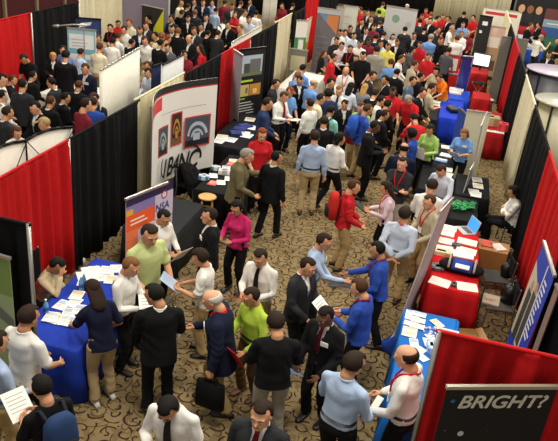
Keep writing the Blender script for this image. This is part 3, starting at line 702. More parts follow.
# upper left banners
quick(67, 27, 1.95, .80, math.radians(14), [(a_ * .78, b_ * .97, c_ * .78, d_ * .97, e_) for a_, b_, c_, d_, e_ in [(0, 1.86, 1.0, 2.0, '9CC4D0'), (0, 0, .06, 2.0, '8CB8C4'), (0, 1.3, 1.0, 1.45, '78B0C0'), (0, 1.05, 1.0, 1.15, '9CC4D0'), (0, .8, 1.0, .86, '9CC4D0'), (.94, 0, 1.0, 2.0, '8CB8C4')] + lines(.15, .85, 1.70, 3, .09, 'A8B8C0', .02)], 'pale teal and white chart banner at upper left', base='E6EEEC')
quick(75, 17, 1.8, .78, math.radians(24), [(.3, .6, .72, 1.7, '24406C'), ('tri', [(.1, 1.5), (.16, 1.65), (.5, 1.7), (.45, 1.6)], 'D8DCE4')] + lines(.32, .68, 1.35, 3, .15, '6E86AC'), 'dark blue banner with a white mark behind the pale teal chart', base='1E2C50', rail='222222')
quick(142, 4, 1.9, 1.0, math.radians(-18), [('tri', [(0, 0), (1, 0), (1, 1.9), (.55, 1.2)], 'D6D628')], 'bright yellow-green and black sign panel at the top left', base='222222')
# screen at the top left
t = thing('projection_screen', 'mauve projection screen in a white frame at the top left', 'screen', at(119, 22, .9) * Vector((1, 1, 0)) if False else Vector((at(119, 16, 1.5).x, at(119, 16, 1.5).y, 0)), math.radians(22))
bm = bmesh.new(); box(bm, 0, 0, .9, 1.7, .04, 2.4); obj('screen_panel', bm, M('857C8C', 'plastic'), t)
bm = bmesh.new()
for q_ in ((-.06, .84, 1.76, .9), (-.06, 2.4, 1.76, 2.46), (-.06, .84, 0, 2.46), (1.7, .84, 1.76, 2.46)): box(bm, q_[0], -.01, q_[1], q_[2], .05, q_[3])
obj('frame', bm, M('C8C6BC', 'plastic'), t)
bm = bmesh.new()
for x_ in (.1, 1.6): tube(bm, [(x_, .03, 0), (x_, .03, .9)], .025, 8); tube(bm, [(x_, -.4, .02), (x_, .4, .02)], .02, 6)
obj('stand', bm, M('777777', 'metal'), t)
# blue sign at right edge and its grey neighbour
dec = [(0, 0, 1.0, 2.0, '1C3FB0'), ('tri', [(.0, .55), (.60, .55), (.60, 1.50), (.0, 1.72)], 'C8BFA4'), (.12, .55, .34, 1.35, '2E3A36'), (.38, .62, .58, 1.45, '3A423C'), ('disc', .24, 1.43, .07, 'B88A68', 1.2), ('disc', .48, 1.53, .07, 'B88A68', 1.2), (.60, .0, .64, 1.95, 'E4E2DA')] + lines(.68, .92, 1.75, 12, .075, 'E8E8EC', .035) + lines(.1, .5, .4, 3, .07, '5A78D0', .02)
a = at(547, 246, 2.05); b = at(559, 284, 2.05)
banner((a.x - .17, a.y + .05, 0), math.atan2(b.y - a.y, b.x - a.x), .98, 2.0, dec, 'royal blue sign with two figures and white writing at the right edge', base='1C3FB0', lean=-.06)
a2 = at(557, 288, 2.0)
banner((a2.x - .1, a2.y, 0), math.radians(-80), .14, 1.95, [(0, 0, .14, 1.95, '8C7468')], 'narrow brown-grey display board edge beside the royal blue sign', base='8C7468', lean=-.04)
slab([(453, 198), (440, 212)], [(414, 306), (390, 345)], 2.0, .012, 'B5B1B0', 'white-grey leaning banner seen almost edge-on beside the red covered table', [(.04, .02, .1, .98, '8E8A8A'), (.2, .05, .8, .35, 'C4C0C0'), (.3, .5, .8, .9, 'C9C4C2')])
slab([(487, 112), (481, 126)], [(467, 197), (463, 208)], 2.0, .012, 'CFCBC4', 'white banner edge leaning between the blue polo woman and the red cloth table', [(.7, .0, .9, 1, '6A6A6C')])
slab([(474, 163), (470, 170)], [(458, 215), (452, 226)], 1.2, .012, 'B8B8B8', 'small grey stand leaning beside the green ribbon table', [(.2, .1, .8, .9, '6E6E72')])
# purple-blue banner facing the camera in the right row
slab([(463, 56), (474, 57)], [(451, 104), (462, 108)], 2.0, .012, '3C48A8', 'violet-blue banner with pink lettering standing by the bright blue table', [(0, 0, 1, .12, '1C2CA8'), (0, .12, 1, .4, 'A8A8DC'), (0, .4, 1, .6, '7C86D0'), (.45, .45, .68, .95, 'B83860'), (.3, .72, .5, .8, 'C84860'), (.92, 0, 1, 1, 'E8E8EE')])
a = at(469, 112, 1.75)
banner((a.x - .05, a.y, 0), math.radians(4), .55, 1.7, [(0, 0, .55, 1.7, 'CFC9B0')], 'plain cream panel behind the woman in the blue polo', base='CFC9B0')
a = at(461, 108, 1.6)
banner((a.x - .05, a.y - .1, 0), math.radians(-70), .5, 1.55, [(0, 0, .5, 1.6, '2448A0'), (.1, .2, .4, .8, 'C03040')], 'narrow blue and red banner edge beside the cream panel', base='2448A0')
# upper right: black tall panel, striped poster
a = at(480, 16, 2.4)
banner((a.x, a.y, 0), math.radians(-8), .5, 2.35, [(.15, 2.0, .35, 2.15, 'E8E8E8'), (.1, 1.7, .2, 1.8, 'E8E8E8')], 'tall black panel with small white marks at upper right', base='18181A', rail='222222')
a = at(484, 8, 2.4)
banner((a.x, a.y, 0), math.radians(-4), 1.55, 2.35, [(.1, 2.1, 1.4, 2.22, 'C02A34')], 'white poster with a red stripe near the top right', base='D9D5C6')
a = at(487, 25, 2.1)
banner((a.x, a.y, 0), math.radians(4), .8, 2.0, [(0, 0, .8, 1.3, 'B89878'), (.15, 1.2, .6, 1.6, 'F0E8E0'), (.2, .3, .6, .7, '6A5040')], 'pink and tan lit poster under the oval counter at upper right', base='D8B8B0')
a = at(500, 45, 2.0)
banner((a.x, a.y, 0), math.radians(6), .9, 2.2, [(0, 0, .9, 2.2, '8C887C')], 'grey-beige roll-up banner beside the red drape at upper right', base='8C887C')
# popup wall behind the crowd, top centre-right
a = at(387, 5, 2.3); b = at(418, 10, 2.3)
banner((a.x, a.y, 0), math.atan2(b.y - a.y, b.x - a.x), (b - a).length, 2.2, [('disc', .45, 1.75, .16, '7C9A86'), ('disc', 1.0, 1.6, .12, 'A8B0A8')] + lines(.2, 1.1, 1.2, 4, .2, 'A8ACB0'), 'white display wall with a green emblem behind the top crowd', base='BFC2C0')
# picture wall at top right
t = thing('picture_wall', 'black display wall with three portraits and a blue and red picture, top right', 'display', (3.0, 40.5, 0), 0)
dec = [(1.6, .2, 3.0, 1.75, '6A3A38'), (1.65, .2, 3.0, .8, '2A5A9A'), (1.6, .8, 3.0, 1.2, '8AA0B0'), (1.8, .95, 2.7, 1.02, 'D0D8DC')] + \
      [x_ for c_ in (.35, .8, 1.25) for x_ in (('disc', c_, 1.58, .17, ('C8A078' if c_ != .8 else '8A5A40'), 1.25), (c_ - .2, .9, c_ + .2, 1.36, '24262C'))]
bm, ms = panel(5.2, 2.3, dec, base='111114', th=.08)
obj('printed_panel', bm, ms, t)
bm = bmesh.new()
for x_ in (-.06, 5.2): box(bm, x_, -.05, 0, x_ + .08, .1, 2.35)
obj('frame', bm, M('8A8A88', 'metal'), t)

# white pop-up backs in the next aisle on the left
def popup_back(a, b, h_, label, col='D9D6CA', truss=True, bow=0.0, frame='1A1A1A'):
    L = (b - a).length; rz = math.atan2(b.y - a.y, b.x - a.x); t_ = thing('popup_display', label, 'display', (a.x, a.y, 0), rz)
    n = max(2, round(L / .75)); pts_ = []
    bm_ = bmesh.new()
    for i in range(n * 4 + 1):
        u = i / (n * 4); pts_.append(Vector((u * L, bow * math.sin(PI * u), 0)))
    zt = lambda u: h_ + .06 * abs(math.sin(PI * u * n)) * (1 if truss else 0)
    rings(bm_, [[Vector((p_.x, p_.y + dy, z_)) for z_, dy in ((.03, 0), (zt(i / (n * 4)), 0), (zt(i / (n * 4)), .02), (.03, .02))] for i, p_ in enumerate(pts_)])
    obj('fabric_panel', bm_, M(col, 'cloth'), t_)
    bm_ = bmesh.new()
    for i in range(n * 4):
        p_, q_ = pts_[i], pts_[i + 1]; tube(bm_, [p_ + Vector((0, -.01, zt(i / n / 4))), q_ + Vector((0, -.01, zt((i + 1) / n / 4)))], .022, 6, ends=False)
    if truss:
        for i in range(n + 1):
            p_ = pts_[i * 4]; tube(bm_, [p_ + Vector((0, -.03, 0)), p_ + Vector((0, -.03, h_))], .014, 6)
            if i < n:
                q_ = pts_[i * 4 + 4]
                for z0_ in (0, h_ / 2):
                    tube(bm_, [p_ + Vector((0, -.05, z0_)), q_ + Vector((0, -.05, z0_ + h_ / 2))], .008, 5); tube(bm_, [q_ + Vector((0, -.05, z0_)), p_ + Vector((0, -.05, z0_ + h_ / 2))], .008, 5)
    obj('frame', bm_, M(frame, 'metal'), t_)
    return t_
popup_back(at(-20, 160, 2.3), at(72, 127, 2.3), 2.3, 'white pop-up display back with black crossed struts above the red drape', bow=.1)
popup_back(at(100, 70, 2.3), at(140, 47, 2.3), 2.3, 'plain white pop-up panel at upper left, behind the black drape', truss=False, frame='C8C6BC')
popup_back(at(162, 65, 2.2), at(184, 54, 2.2), 2.2, 'wrinkled pale grey pop-up panel beside a navy cloth at upper left', col='C4C6C6', truss=False, frame='22242A')
a, b = at(152, 66, 2.1), at(162, 63, 2.1)
popup_back(a, b, 2.1, 'narrow navy blue panel between the white pop-up panels', col='141C3C', truss=False)
popup_back(at(232, 42, 1.9), at(262, 25, 1.9), 1.9, 'long white panel top seen over the left row of drapes', col='CFCDC2', truss=False, frame='D8D6CC')

# ---------------------------------------------------------------- tables
def table(x0, y0, x1, y1, col, label, z=.75, rz=0, sheen='drape', fold=.03):
    cx, cy = (x0 + x1) / 2, (y0 + y1) / 2; a, b = abs(x1 - x0) / 2, abs(y1 - y0) / 2
    BLOCKS.append((cx, cy, a, b)); t_ = thing('draped_table', label, 'table', (cx, cy, 0), rz, 'cloth-covered exhibitor tables')
    bm_ = bmesh.new(); per = 4 * (a + b); n = max(60, int(per * 22)); R_ = []
    for z_, am, ex in ((z, 0, -.03), (z, 0, 0), (z - .01, .1, .012), (z - .15, .5, .02), (z * .5, 1, .035), (.02, 1.3, .05)):
        r = []
        for i in range(n):
            s_ = i / n * per
            for (px_, py_, dx, dy, L_) in ((-a, -b, 1, 0, 2 * a), (a, -b, 0, 1, 2 * b), (a, b, -1, 0, 2 * a), (-a, b, 0, -1, 2 * b)):
                if s_ < L_: break
                s_ -= L_
            nx, ny = dy, -dx; o_ = ex + fold * am * math.sin(i / n * per * 14 + math.sin(i * .1) * 2)
            c_ = math.exp(-min(s_, L_ - s_) * 14) * am * .04
            r.append(Vector((px_ + dx * s_ + nx * (o_ + c_), py_ + dy * s_ + ny * (o_ + c_), z_)))
        R_.append(r)
    rings(bm_, R_); obj('tablecloth', bm_, M(col, sheen), t_)
    bm_ = bmesh.new()
    for sx in (-1, 1):
        for sy in (-1, 1): tube(bm_, [(sx * (a - .1), sy * (b - .1), 0), (sx * (a - .1), sy * (b - .1), z - .03)], .015, 6)
    box(bm_, -a + .03, -b + .03, z - .035, a - .03, b - .03, z - .008)
    obj('table_frame', bm_, M('8A7A64', 'plastic'), t_)
    return t_
def flat_item(x, y, z, sx, sy, rz, cols, label, name='brochure', cat='brochure', grp=None, t=.006, marks=2):
    bm_ = bmesh.new(); box(bm_, -sx / 2, -sy / 2, 0, sx / 2, sy / 2, t)
    r = random.Random(int(x * 977 + y * 131)); 
    if marks:
        box(bm_, -sx * .42, sy * .08, t, sx * .42, sy * .40, t + .001, 1)
        for i in range(marks): box(bm_, -sx * .4, -sy * (.05 + .12 * i), t, sx * r.uniform(.0, .4), -sy * (.01 + .12 * i), t + .001, 2)
    o = obj(name, bm_, [M(c_, 'paper') for c_ in cols][:3] if marks else M(cols[0], 'paper')); o.location = (x, y, z); o.rotation_euler = (0, 0, rz); tag(o, label, cat, grp); return o
def paper_spread(pts, z, label, grp, pal, size=(.17, .23), rz=0, name='brochure', jit=.2, t=.004):
    r = random.Random(len(label))
    for n_, (px_, py_) in enumerate(pts):
        p_ = at(px_, py_, z); m_ = max(size) * .45
        cx, cy, a_, b_ = min(BLOCKS, key=lambda q: max(abs(p_.x - q[0]) - q[2], 0) + max(abs(p_.y - q[1]) - q[3], 0))
        p_.x = min(max(p_.x, cx - a_ + m_), cx + a_ - m_); p_.y = min(max(p_.y, cy - b_ + m_), cy + b_ - m_)
        flat_item(p_.x, p_.y, z + n_ * .0022, size[0], size[1], rz + r.uniform(-jit, jit), r.choice(pal), label, name, {'brochure': 'brochure'}.get(name, name.replace('_', ' ')), grp, t)
W3 = [('F0EEE8', 'C4CCD0', 'A8A8A6'), ('ECE8DC', 'D8C49A', 'B0B0AE'), ('F2F0EC', 'D0D4D8', 'B0B0AE'), ('E8EAEC', 'A8BCD4', 'B0B0AE')]
# royal blue table, left
table(-4.52, 6.1, -3.62, 8.25, '1E3AA8', 'royal blue covered table with brochures where the woman sits, left')
zt = .752
paper_spread([(62, 305), (69, 313), (74, 303), (80, 310), (55, 319), (66, 321), (77, 296), (73, 323), (51, 318)], zt, 'open white brochure lying on the near half of the royal blue table', 'brochures near the seated woman', W3, rz=.1)
paper_spread([(103, 277), (108, 273), (116, 269), (111, 280), (98, 273), (94, 271), (106, 271)], zt, 'white leaflet on the far end of the royal blue table', 'leaflets on the far end of the royal blue table', W3, rz=.3)
paper_spread([(82, 276), (88, 280), (84, 271)], zt, 'large white sheet spread on the middle of the royal blue table', 'sheets on the middle of the royal blue table', [('F4F2EE', 'F0EEE8', 'E0E0DC')], size=(.26, .34), rz=.5)
def bottle(px_, py_, z_, label, col='6AA8C8'):
    p_ = at(px_, py_, z_ + .1); t_ = thing('water_bottle', label, 'bottle', (p_.x, p_.y, z_))
    bm_ = bmesh.new(); stack(bm_, [(0, .028, .028, 0), (.01, .032, .032, 0), (.13, .032, .032, 0), (.16, .026, .026, 0), (.185, .012, .012, 0), (.2, .012, .012, 0)], None, 14, p=2); obj('bottle_body', bm_, M(col, 'plastic'), t_)
    bm_ = bmesh.new(); stack(bm_, [(.2, .015, .015, 0), (.218, .015, .015, 0)], None, 12, p=2); obj('bottle_cap', bm_, M('E8E8E8', 'plastic'), t_)
    bm_ = bmesh.new(); stack(bm_, [(.05, .0335, .0335, 0), (.11, .0335, .0335, 0)], None, 14, p=2); obj('bottle_label', bm_, M('2A5AA8', 'paper'), t_)
bottle(81, 284, zt, 'clear blue water bottle standing mid-table on the royal blue cloth'); bottle(46, 307, zt, 'water bottle at the near left corner of the royal blue table'); bottle(114, 287, zt, 'water bottle at the far right edge of the royal blue table'); bottle(84, 281, zt, 'second water bottle beside the one standing mid-table on the royal blue cloth', '5A98C0')
# black podium table behind NSA banner
table(-4.62, 9.35, -3.72, 10.75, '26272A', 'plain dark grey covered table behind the man holding a white sheet', z=.78, fold=.012)
table(-4.14, 11.4, -3.35, 13.5, '101013', 'black covered table with brochures and a red folder, left of the tweed jacket woman')
paper_spread([(233, 161), (226, 168), (233, 173), (229, 179), (221, 183), (212, 176), (234, 180)], zt, 'white handout on the black table beside the bar stool', 'handouts on the black table by the bar stool', W3, rz=.2)
paper_spread([(213, 183), (231, 164)], zt, 'red leaflet on the black table beside the bar stool', 'red leaflets on the black table by the bar stool', [('D8584C', 'E88A78', 'F0D8D0')], rz=.1)
def small_box(px_, py_, z_, s, cols, label, name='gift_box', cat='box', rz=.2, h=.08):
    p_ = at(px_, py_, z_ + h / 2); t_ = thing(name, label, cat, (p_.x, p_.y, z_), rz)
    bm_ = bmesh.new(); box(bm_, -s[0] / 2, -s[1] / 2, 0, s[0] / 2, s[1] / 2, h, bev=.008); obj('box_body', bm_, M(cols[0], 'paper'), t_)
    bm_ = bmesh.new(); box(bm_, -s[0] * .51, -s[1] * .2, 0, s[0] * .51, s[1] * .2, h * 1.03); box(bm_, -s[0] * .2, -s[1] * .51, 0, s[0] * .2, s[1] * .51, h * 1.03); obj('band', bm_, M(cols[1], 'paper'), t_)
small_box(204, 177, zt, (.2, .16), ('4A8AB0', 'D8E4EC'), 'blue and white packet on the near corner of the black table'); small_box(216, 168, zt, (.18, .12), ('4A9AB8', 'E8E8E8'), 'light blue packet in the middle of the black table')
small_box(225, 172, zt, (.26, .12), ('ECE8E0', 'B8B8B8'), 'white tent card standing on the black table', 'tent_card', 'card', h=.1)
# next black table with navy goods
table(-4.85, 13.9, -3.9, 16.6, '121216', 'black covered table with navy goods below the grey banner edge')
paper_spread([(222, 137), (219, 141), (231, 140), (247, 136), (252, 128), (250, 120), (244, 134)], zt, 'white handout on the black table under the grey banner', 'handouts on the table under the grey banner', W3, size=(.25, .32))
for i, (px_, py_) in enumerate([(240, 130), (244, 127), (236, 134), (246, 131)]):
    small_box(px_, py_, zt, (.22, .2), ('1C2C60', '30488C'), 'folded navy blue shirt in the pile under the black poster' , 'folded_shirt', 'shirt', h=.06, rz=i)['group'] if False else None
for i, (px_, py_) in enumerate([(240, 130), (245, 127), (236, 134)]):
    p_ = at(px_, py_, zt); o = flat_item(p_.x, p_.y, zt, .3, .26, i, ('1E2E6A', '2A3E84', '16245A'), 'folded navy blue garment on the table under the black poster', 'folded_garment', 'garment', 'folded navy garments', t=.05)
# clipboard stand: small tent cards
# display table at upper centre
table(-4.7, 19.6, -3.7, 22, 'DEDAD0', 'white covered table below the orange and white banner, upper centre')
paper_spread([(311, 60), (316, 68), (309, 74), (313, 79), (318, 63)], zt, 'white sheet on the table below the orange banner', 'sheets on the upper centre table', W3, size=(.3, .3))
# right row tables
table(.42, 9.6, 1.16, 11.95, 'C8161C', 'red covered table with papers, laptop and a bag on the right')
zr = .752
paper_spread([(440, 282), (467, 287)], zr, 'long white sheet at the near end of the red table', 'sheets at the near end of the red table', [('F2EEE4', 'ECE8DC', 'D8D4C8')], size=(.32, .26), rz=-.06, name='sheet_of_paper')
paper_spread([(446, 224), (443, 233), (441, 241), (467, 243), (466, 252), (438, 249), (463, 256), (447, 229)], zr, 'stack of white papers on the far half of the red table', 'paper stacks on the far half of the red table', [('F2EEE4', 'ECE8DC', 'D8D4C8'), ('EFEBDF', 'E4E0D4', 'C8C4B8')], size=(.34, .24), rz=-.05, name='sheet_of_paper', t=.02)
small_box(441, 252, zr, (.36, .16), ('C8BC8C', 'DCD2AC'), 'low beige carton on the left edge of the red table', 'carton', 'box', -.05, .07)
small_box(456, 245, zr, (.14, .1), ('3A4656', '5A6676'), 'small grey gadget box in the middle of the red table', 'gadget_box', 'box', 0, .05)
small_box(438, 267, zr, (.2, .22), ('4A4846', '6A6864'), 'small grey case on the left side of the red table', 'small_case', 'case', 0, .05)
small_box(454, 284, zr, (.09, .14), ('2A2C30', '4A4C50'), 'dark handheld device between the two long sheets on the red table', 'handheld_device', 'device', 0, .03)
# duffel bag
p = at(462, 265, zr + .12); t = thing('duffel_bag', 'blue and black duffel bag with grey straps lying on the red table', 'bag', (p.x, p.y, zr), -.08)
bm = bmesh.new(); tube(bm, [(-.27, 0, .1), (-.2, 0, .11), (.2, 0, .11), (.27, 0, .1)], [.09, .115, .115, .09], 16, flat=.95); 
for v in bm.verts: v.co.y *= 1.5; v.co.z *= .8
obj('bag_body', bm, M('15161C', 'cloth'), t)
bm = bmesh.new(); tube(bm, [(-.15, 0, .12), (.16, 0, .12)], .113, 16, ends=False)
for v in bm.verts: v.co.y *= 1.52; v.co.z *= .81
obj('blue_panel', bm, M('2C48A0', 'cloth'), t)
for x_ in (-.2, .2):
    bm = bmesh.new(); tube(bm, [(x_, .17 * math.cos(a_), .115 + .122 * math.sin(a_)) for a_ in [PI * i / 10 - .2 for i in range(12)]], .018, 6, flat=.6, ends=False); obj('strap', bm, M('A8A498', 'cloth'), t)
bm = bmesh.new(); box(bm, -.1, -.14, .19, .12, -.05, .21, 0, Matrix.Rotation(.3, 4, 'X')); obj('white_tag', bm, M('ECEAE4', 'paper'), t)
def laptop(px_, py_, z_, rz, label, scr='3C8CE0', bodyc='B8B8B4'):
    p_ = at(px_, py_, z_); t_ = thing('laptop', label, 'laptop', (p_.x, p_.y, z_), rz)
    bm_ = bmesh.new(); box(bm_, -.17, -.12, 0, .17, .12, .02, bev=.004); obj('keyboard_deck', bm_, M(bodyc, 'plastic'), t_)
    bm_ = bmesh.new(); box(bm_, -.14, -.02, .02, .14, .09, .023); obj('keys', bm_, M('4A4A4C', 'plastic'), t_)
    Rm = Matrix.Translation((0, .12, .02)) @ Matrix.Rotation(-.25, 4, 'X')
    bm_ = bmesh.new(); box(bm_, -.17, 0, 0, .17, .012, .23, 0, Rm); li = obj('lid', bm_, M(bodyc, 'plastic'), t_)
    bm_ = bmesh.new(); box(bm_, -.155, -.003, .012, .155, 0, .218, 0, Rm); obj('screen', bm_, M(scr, 'screen'), li)
laptop(465, 231, zr, math.radians(-62), 'silver laptop with a glowing blue screen at the far end of the red table')
# blue table in front of it
table(.12, 6.35, .88, 8.75, '1C6CC0', 'bright blue covered table with rows of cards behind the red front drape')
paper_spread([(413, 313), (412, 318), (411, 324), (410, 330), (409, 335), (419, 315), (418, 321), (417, 327)], zr, 'small picture card in a row on the left of the bright blue table', 'picture cards on the bright blue table', W3, size=(.2, .12), rz=-.05, jit=.05)
paper_spread([(414, 343), (419, 349), (421, 357), (432, 338), (428, 343), (437, 324)], zr, 'folded leaflet scattered on the bright blue table', 'leaflets scattered on the bright blue table', W3, size=(.12, .2), rz=.6, jit=.5)
r_ = random.Random(4)
for i in range(22):
    p = at(430 + r_.uniform(-7, 7), 332 + r_.uniform(-5, 7), zr)
    bm = bmesh.new(); stack(bm, [(0, .018, .012, 0), (.008, .026, .018, 0), (.016, .018, .012, 0)], None, 10, p=2); o = obj('giveaway_token', bm, M(['E8E8EC', '7A70B8', 'B8B4D8'][i % 3], 'plastic')); o.location = p; o.rotation_euler = (0, 0, i)
    tag(o, 'tiny white or violet giveaway piece in the heap on the bright blue table', 'token', 'giveaway pieces on the bright blue table')
small_box(431, 347, zr, (.1, .22), ('8CB8E8', 'C8DCF0'), 'pale blue box standing near the red drape on the blue table', rz=.1, h=.1)
flat_item(.74, 8.3, zr, .3, .24, -.05, ('E4E2DC', 'B0AEA8', '8A8A88'), 'white framed calendar at the far right of the blue table', 'calendar', 'calendar', t=.02)
A_, B2 = at(411, 308, .73), at(402, 338, .73); G1, G2_, G3_ = at(406, 322, .02), at(377, 345, .02), at(393, 357, .02)
bm = bmesh.new(); rs_ = []
for i in range(13):
    u = i / 12; tp_ = A_.lerp(B2, u); bt_ = (G1.lerp(G2_, u * 2) if u < .5 else G2_.lerp(G3_, u * 2 - 1)); row = []
    for j in range(9):
        v = j / 8; p_ = tp_.lerp(bt_, v); p_.z = .02 + .71 * (1 - v) ** 1.6; p_.x += .02 * math.sin(i * 2.2) * v; row.append(p_)
    rs_.append(row + [p_ + Vector((.012, 0, -.004)) for p_ in row[::-1]])
rings(bm, rs_); o = obj('cloth_corner', bm, M('1A3C98', 'drape')); tag(o, 'loose dark blue cloth corner spilling onto the carpet left of the bright blue table', 'cloth')
# carton by the table
p = at(462, 322, .3); t = thing('open_carton', 'open brown cardboard carton between the red table and front drape', 'box', (1.1, 9.2, 0), .3)
bm = bmesh.new(); box(bm, -.2, -.2, 0, .2, .2, .24); obj('carton_body', bm, M('9A7440', 'paper'), t)
for s in (-1, 1):
    bm = bmesh.new(); box(bm, 0, -.2, 0, .1, .2, .006, 0, Matrix.Translation((s * .2, 0, .24)) @ Matrix.Rotation(0 if s > 0 else PI, 4, 'Z') @ Matrix.Rotation(-.3, 4, 'Y')); obj('flap', bm, M('A8844C', 'paper'), t)
# cardboard box with things on a chair behind the red table
p = at(494, 246, .4); t = thing('cardboard_box', 'large tan cardboard box with papers on top beside the stacked chairs', 'box', (1.45, 11.75, 0), -.05)
bm = bmesh.new(); box(bm, -.3, -.22, 0, .3, .22, .62, bev=.005); obj('box_body', bm, M('A87C42', 'paper'), t)
for i, (c_, lb) in enumerate([('D85A4A', 'red folder lying on top of the tan cardboard box'), ('E8E4DC', 'white papers on top of the tan cardboard box')]):
    flat_item(1.35 + i * .2, 11.78 - .06 * i, .622, .2, .26, i * .5, (c_, c_, c_), lb, ['folder', 'sheet_of_paper'][i], ['folder', 'paper'][i], t=.02)
# black table with green ribbons
table(.62, 12.35, 1.15, 13.5, '17191C', 'black covered box table topped with green ribbons at right')
r_ = random.Random(2)
bm = bmesh.new()
for i in range(46):
    p = at(452 + r_.uniform(0, 22), 205 + r_.uniform(-3, 4), zr + .03 + r_.uniform(0, .06)); a0 = r_.uniform(0, 6)
    tube(bm, [p + Vector((math.cos(a0 + k_) * .045, math.sin(a0 + k_) * .045, .02 * math.sin(2 * k_))) for k_ in [j * .7 for j in range(8)]], .014, 5, flat=.4)
o = obj('green_ribbon', bm, M('1E9A50', 'plastic')); o['kind'] = 'stuff'; o['label'] = 'tangle of bright green ribbon on the black table at right'; o['category'] = 'ribbon'
table(.72, 13.75, 1.4, 15.0, '17181C', 'black covered table with papers beyond the green ribbons', z=.72)
paper_spread([(474, 192), (478, 186), (476, 198), (477, 180), (471, 203)], .722, 'white printed sheet on the second black table past the green ribbons', 'sheets on the white table past the ribbons', W3, size=(.22, .3))
# table of the woman in blue polo
table(-.05, 13.6, .6, 16.8, '15161A', 'black covered table with books in front of the woman in the blue polo')
paper_spread([(446, 170), (444, 180), (447, 148), (446, 156), (441, 161), (450, 176)], zr, 'booklet on the table by the woman in the blue polo', 'booklets by the woman in the blue polo', W3 + [('6A8AC0', 'E8E8E8', 'F0F0F0')], size=(.28, .24), t=.02)
# black table with yellow things, blue table, red table
table(-.62, 18.9, .05, 21.0, '141518', 'black covered table with yellow items in front of the orange shirt man')
for i, (px_, py_) in enumerate([(426, 103), (430, 104), (433, 102), (428, 101)]):
    p = at(px_, py_, .8); bm = bmesh.new(); ell(bm, (0, 0, .05), (.06, .06, .05)); tube(bm, [(0, 0, .08), (.01, 0, .13)], .01, 6); o = obj('yellow_toy', bm, M('E8D020', 'plastic')); o.location = (p.x, p.y, .75); tag(o, 'small yellow giveaway toy on the black table', 'toy', 'yellow toys on the black table')
paper_spread([(436, 105), (423, 106), (439, 101)], zr, 'white sheet on the black table with yellow toys', 'sheets beside the yellow toys', W3, size=(.3, .3))
table(.1, 19.3, .74, 21.4, '1838B8', 'bright royal blue covered table at right centre')
p = at(453, 108, .85); t = thing('office_bag', 'black bag lying on the bright royal blue table', 'bag', (p.x, p.y, zr), .4)
bm = bmesh.new(); box(bm, -.14, -.22, 0, .14, .22, .12, bev=.04); obj('bag_body', bm, M('101114', 'leather'), t)
bm = bmesh.new(); tube(bm, [(-.05, .2, .1), (-.08, .3, .14), (.08, .3, .14), (.05, .2, .1)], .012, 6); obj('handle', bm, M('101114', 'leather'), t)
table(.3, 21.6, .92, 22.9, '1C48C0', 'blue and white covered table below the violet banner')
paper_spread([(450, 88), (456, 84), (452, 93), (459, 78), (451, 80)], zr, 'white box or sheet on the table below the violet banner', 'sheets below the violet banner', W3, size=(.35, .3), t=.05)
table(1.12, 18.6, 1.85, 20.8, 'A81C20', 'dark red covered table with cartons at upper right')
small_box(489, 120, zr, (.55, .4), ('A8926A', 'C4B48C'), 'open tan carton on the dark red table', 'carton', 'box', .1, .22); small_box(503, 127, zr, (.25, .3), ('C8202A', 'E05050'), 'bright red box at the right end of the dark red table', 'gift_box', 'box', 0, .2)
paper_spread([(491, 132), (500, 134), (484, 131)], zr, 'white sheet along the front edge of the dark red table', 'sheets on the dark red table', W3, size=(.25, .18))
# red draped counters further up
table(1.0, 21.3, 1.5, 22.2, 'B01E1E', 'red covered counter beside the folding stools', z=.95)
table(.9, 25.2, 1.5, 26.2, 'A82020', 'red covered box behind the folding stools', z=.9)
table(-.9, 26.2, .0, 27.4, '2A5A48', 'green covered table among the upper right crowd')
table(.1, 24.9, .75, 26.3, 'B82420', 'red covered table with a white sign, right of centre')
p = at(450, 68, 1.0); banner((p.x - .3, p.y, .76), .05, .6, .62, [(.08, .08, .52, .5, 'F4F2EE')], 'white sign in a red frame on the red table', base='C83028', name='table_sign', cat='sign')
# glowing screen
p = at(481, 62, 1.2); t = thing('monitor', 'bright white glowing monitor at upper right', 'monitor', (p.x, p.y, 0), math.radians(-15))
bm = bmesh.new(); box(bm, -.32, 0, 1.05, .32, .06, 1.5, bev=.01); obj('casing', bm, M('222226', 'plastic'), t)
bm = bmesh.new(); box(bm, -.29, -.006, 1.08, .29, 0, 1.47); obj('screen', bm, M('FFFFFF', 'screen'), t)
bm = bmesh.new(); tube(bm, [(0, .04, 0), (0, .04, 1.1)], .03, 8); box(bm, -.25, -.2, 0, .25, .2, .02); obj('stand', bm, M('333338', 'metal'), t)
# oval counters
def oval(px_, py_, z_, rx, ry, top, side, label, panels=None):
    p_ = at(px_, py_, z_); t_ = thing('oval_counter', label, 'counter', (p_.x, p_.y, 0), 0, 'oval-topped exhibit counters')
    bm_ = bmesh.new(); stack(bm_, [(z_ - .05, rx, ry, 0), (z_ - .04, rx + .02, ry + .02, 0), (z_, rx + .02, ry + .02, 0), (z_ + .005, rx, ry, 0)], None, 40, p=2); obj('counter_top', bm_, M(top, 'gloss'), t_)
    bm_ = bmesh.new(); stack(bm_, [(0, rx * .82, ry * .82, 0), (z_ - .05, rx * .9, ry * .9, 0)], None, 40, p=2)
    obj('counter_body', bm_, M(side, 'plastic'), t_)
    for i in range(8):
        a_ = 2 * PI * i / 8; bm_ = bmesh.new(); tube(bm_, [(rx * .86 * math.cos(a_), ry * .86 * math.sin(a_), .0), (rx * .93 * math.cos(a_), ry * .93 * math.sin(a_), z_ - .05)], .025, 6); obj('upright', bm_, M('26262A', 'plastic'), t_)
oval(494, 36, 1.3, .72, .5, 'D8C4C8', 'A09C94', 'pale pink oval counter top at upper right')
oval(562, 71, 2.2, .95, .8, 'C8BCD0', '5A5A62', 'glossy lilac oval kiosk at the right edge, farther one')
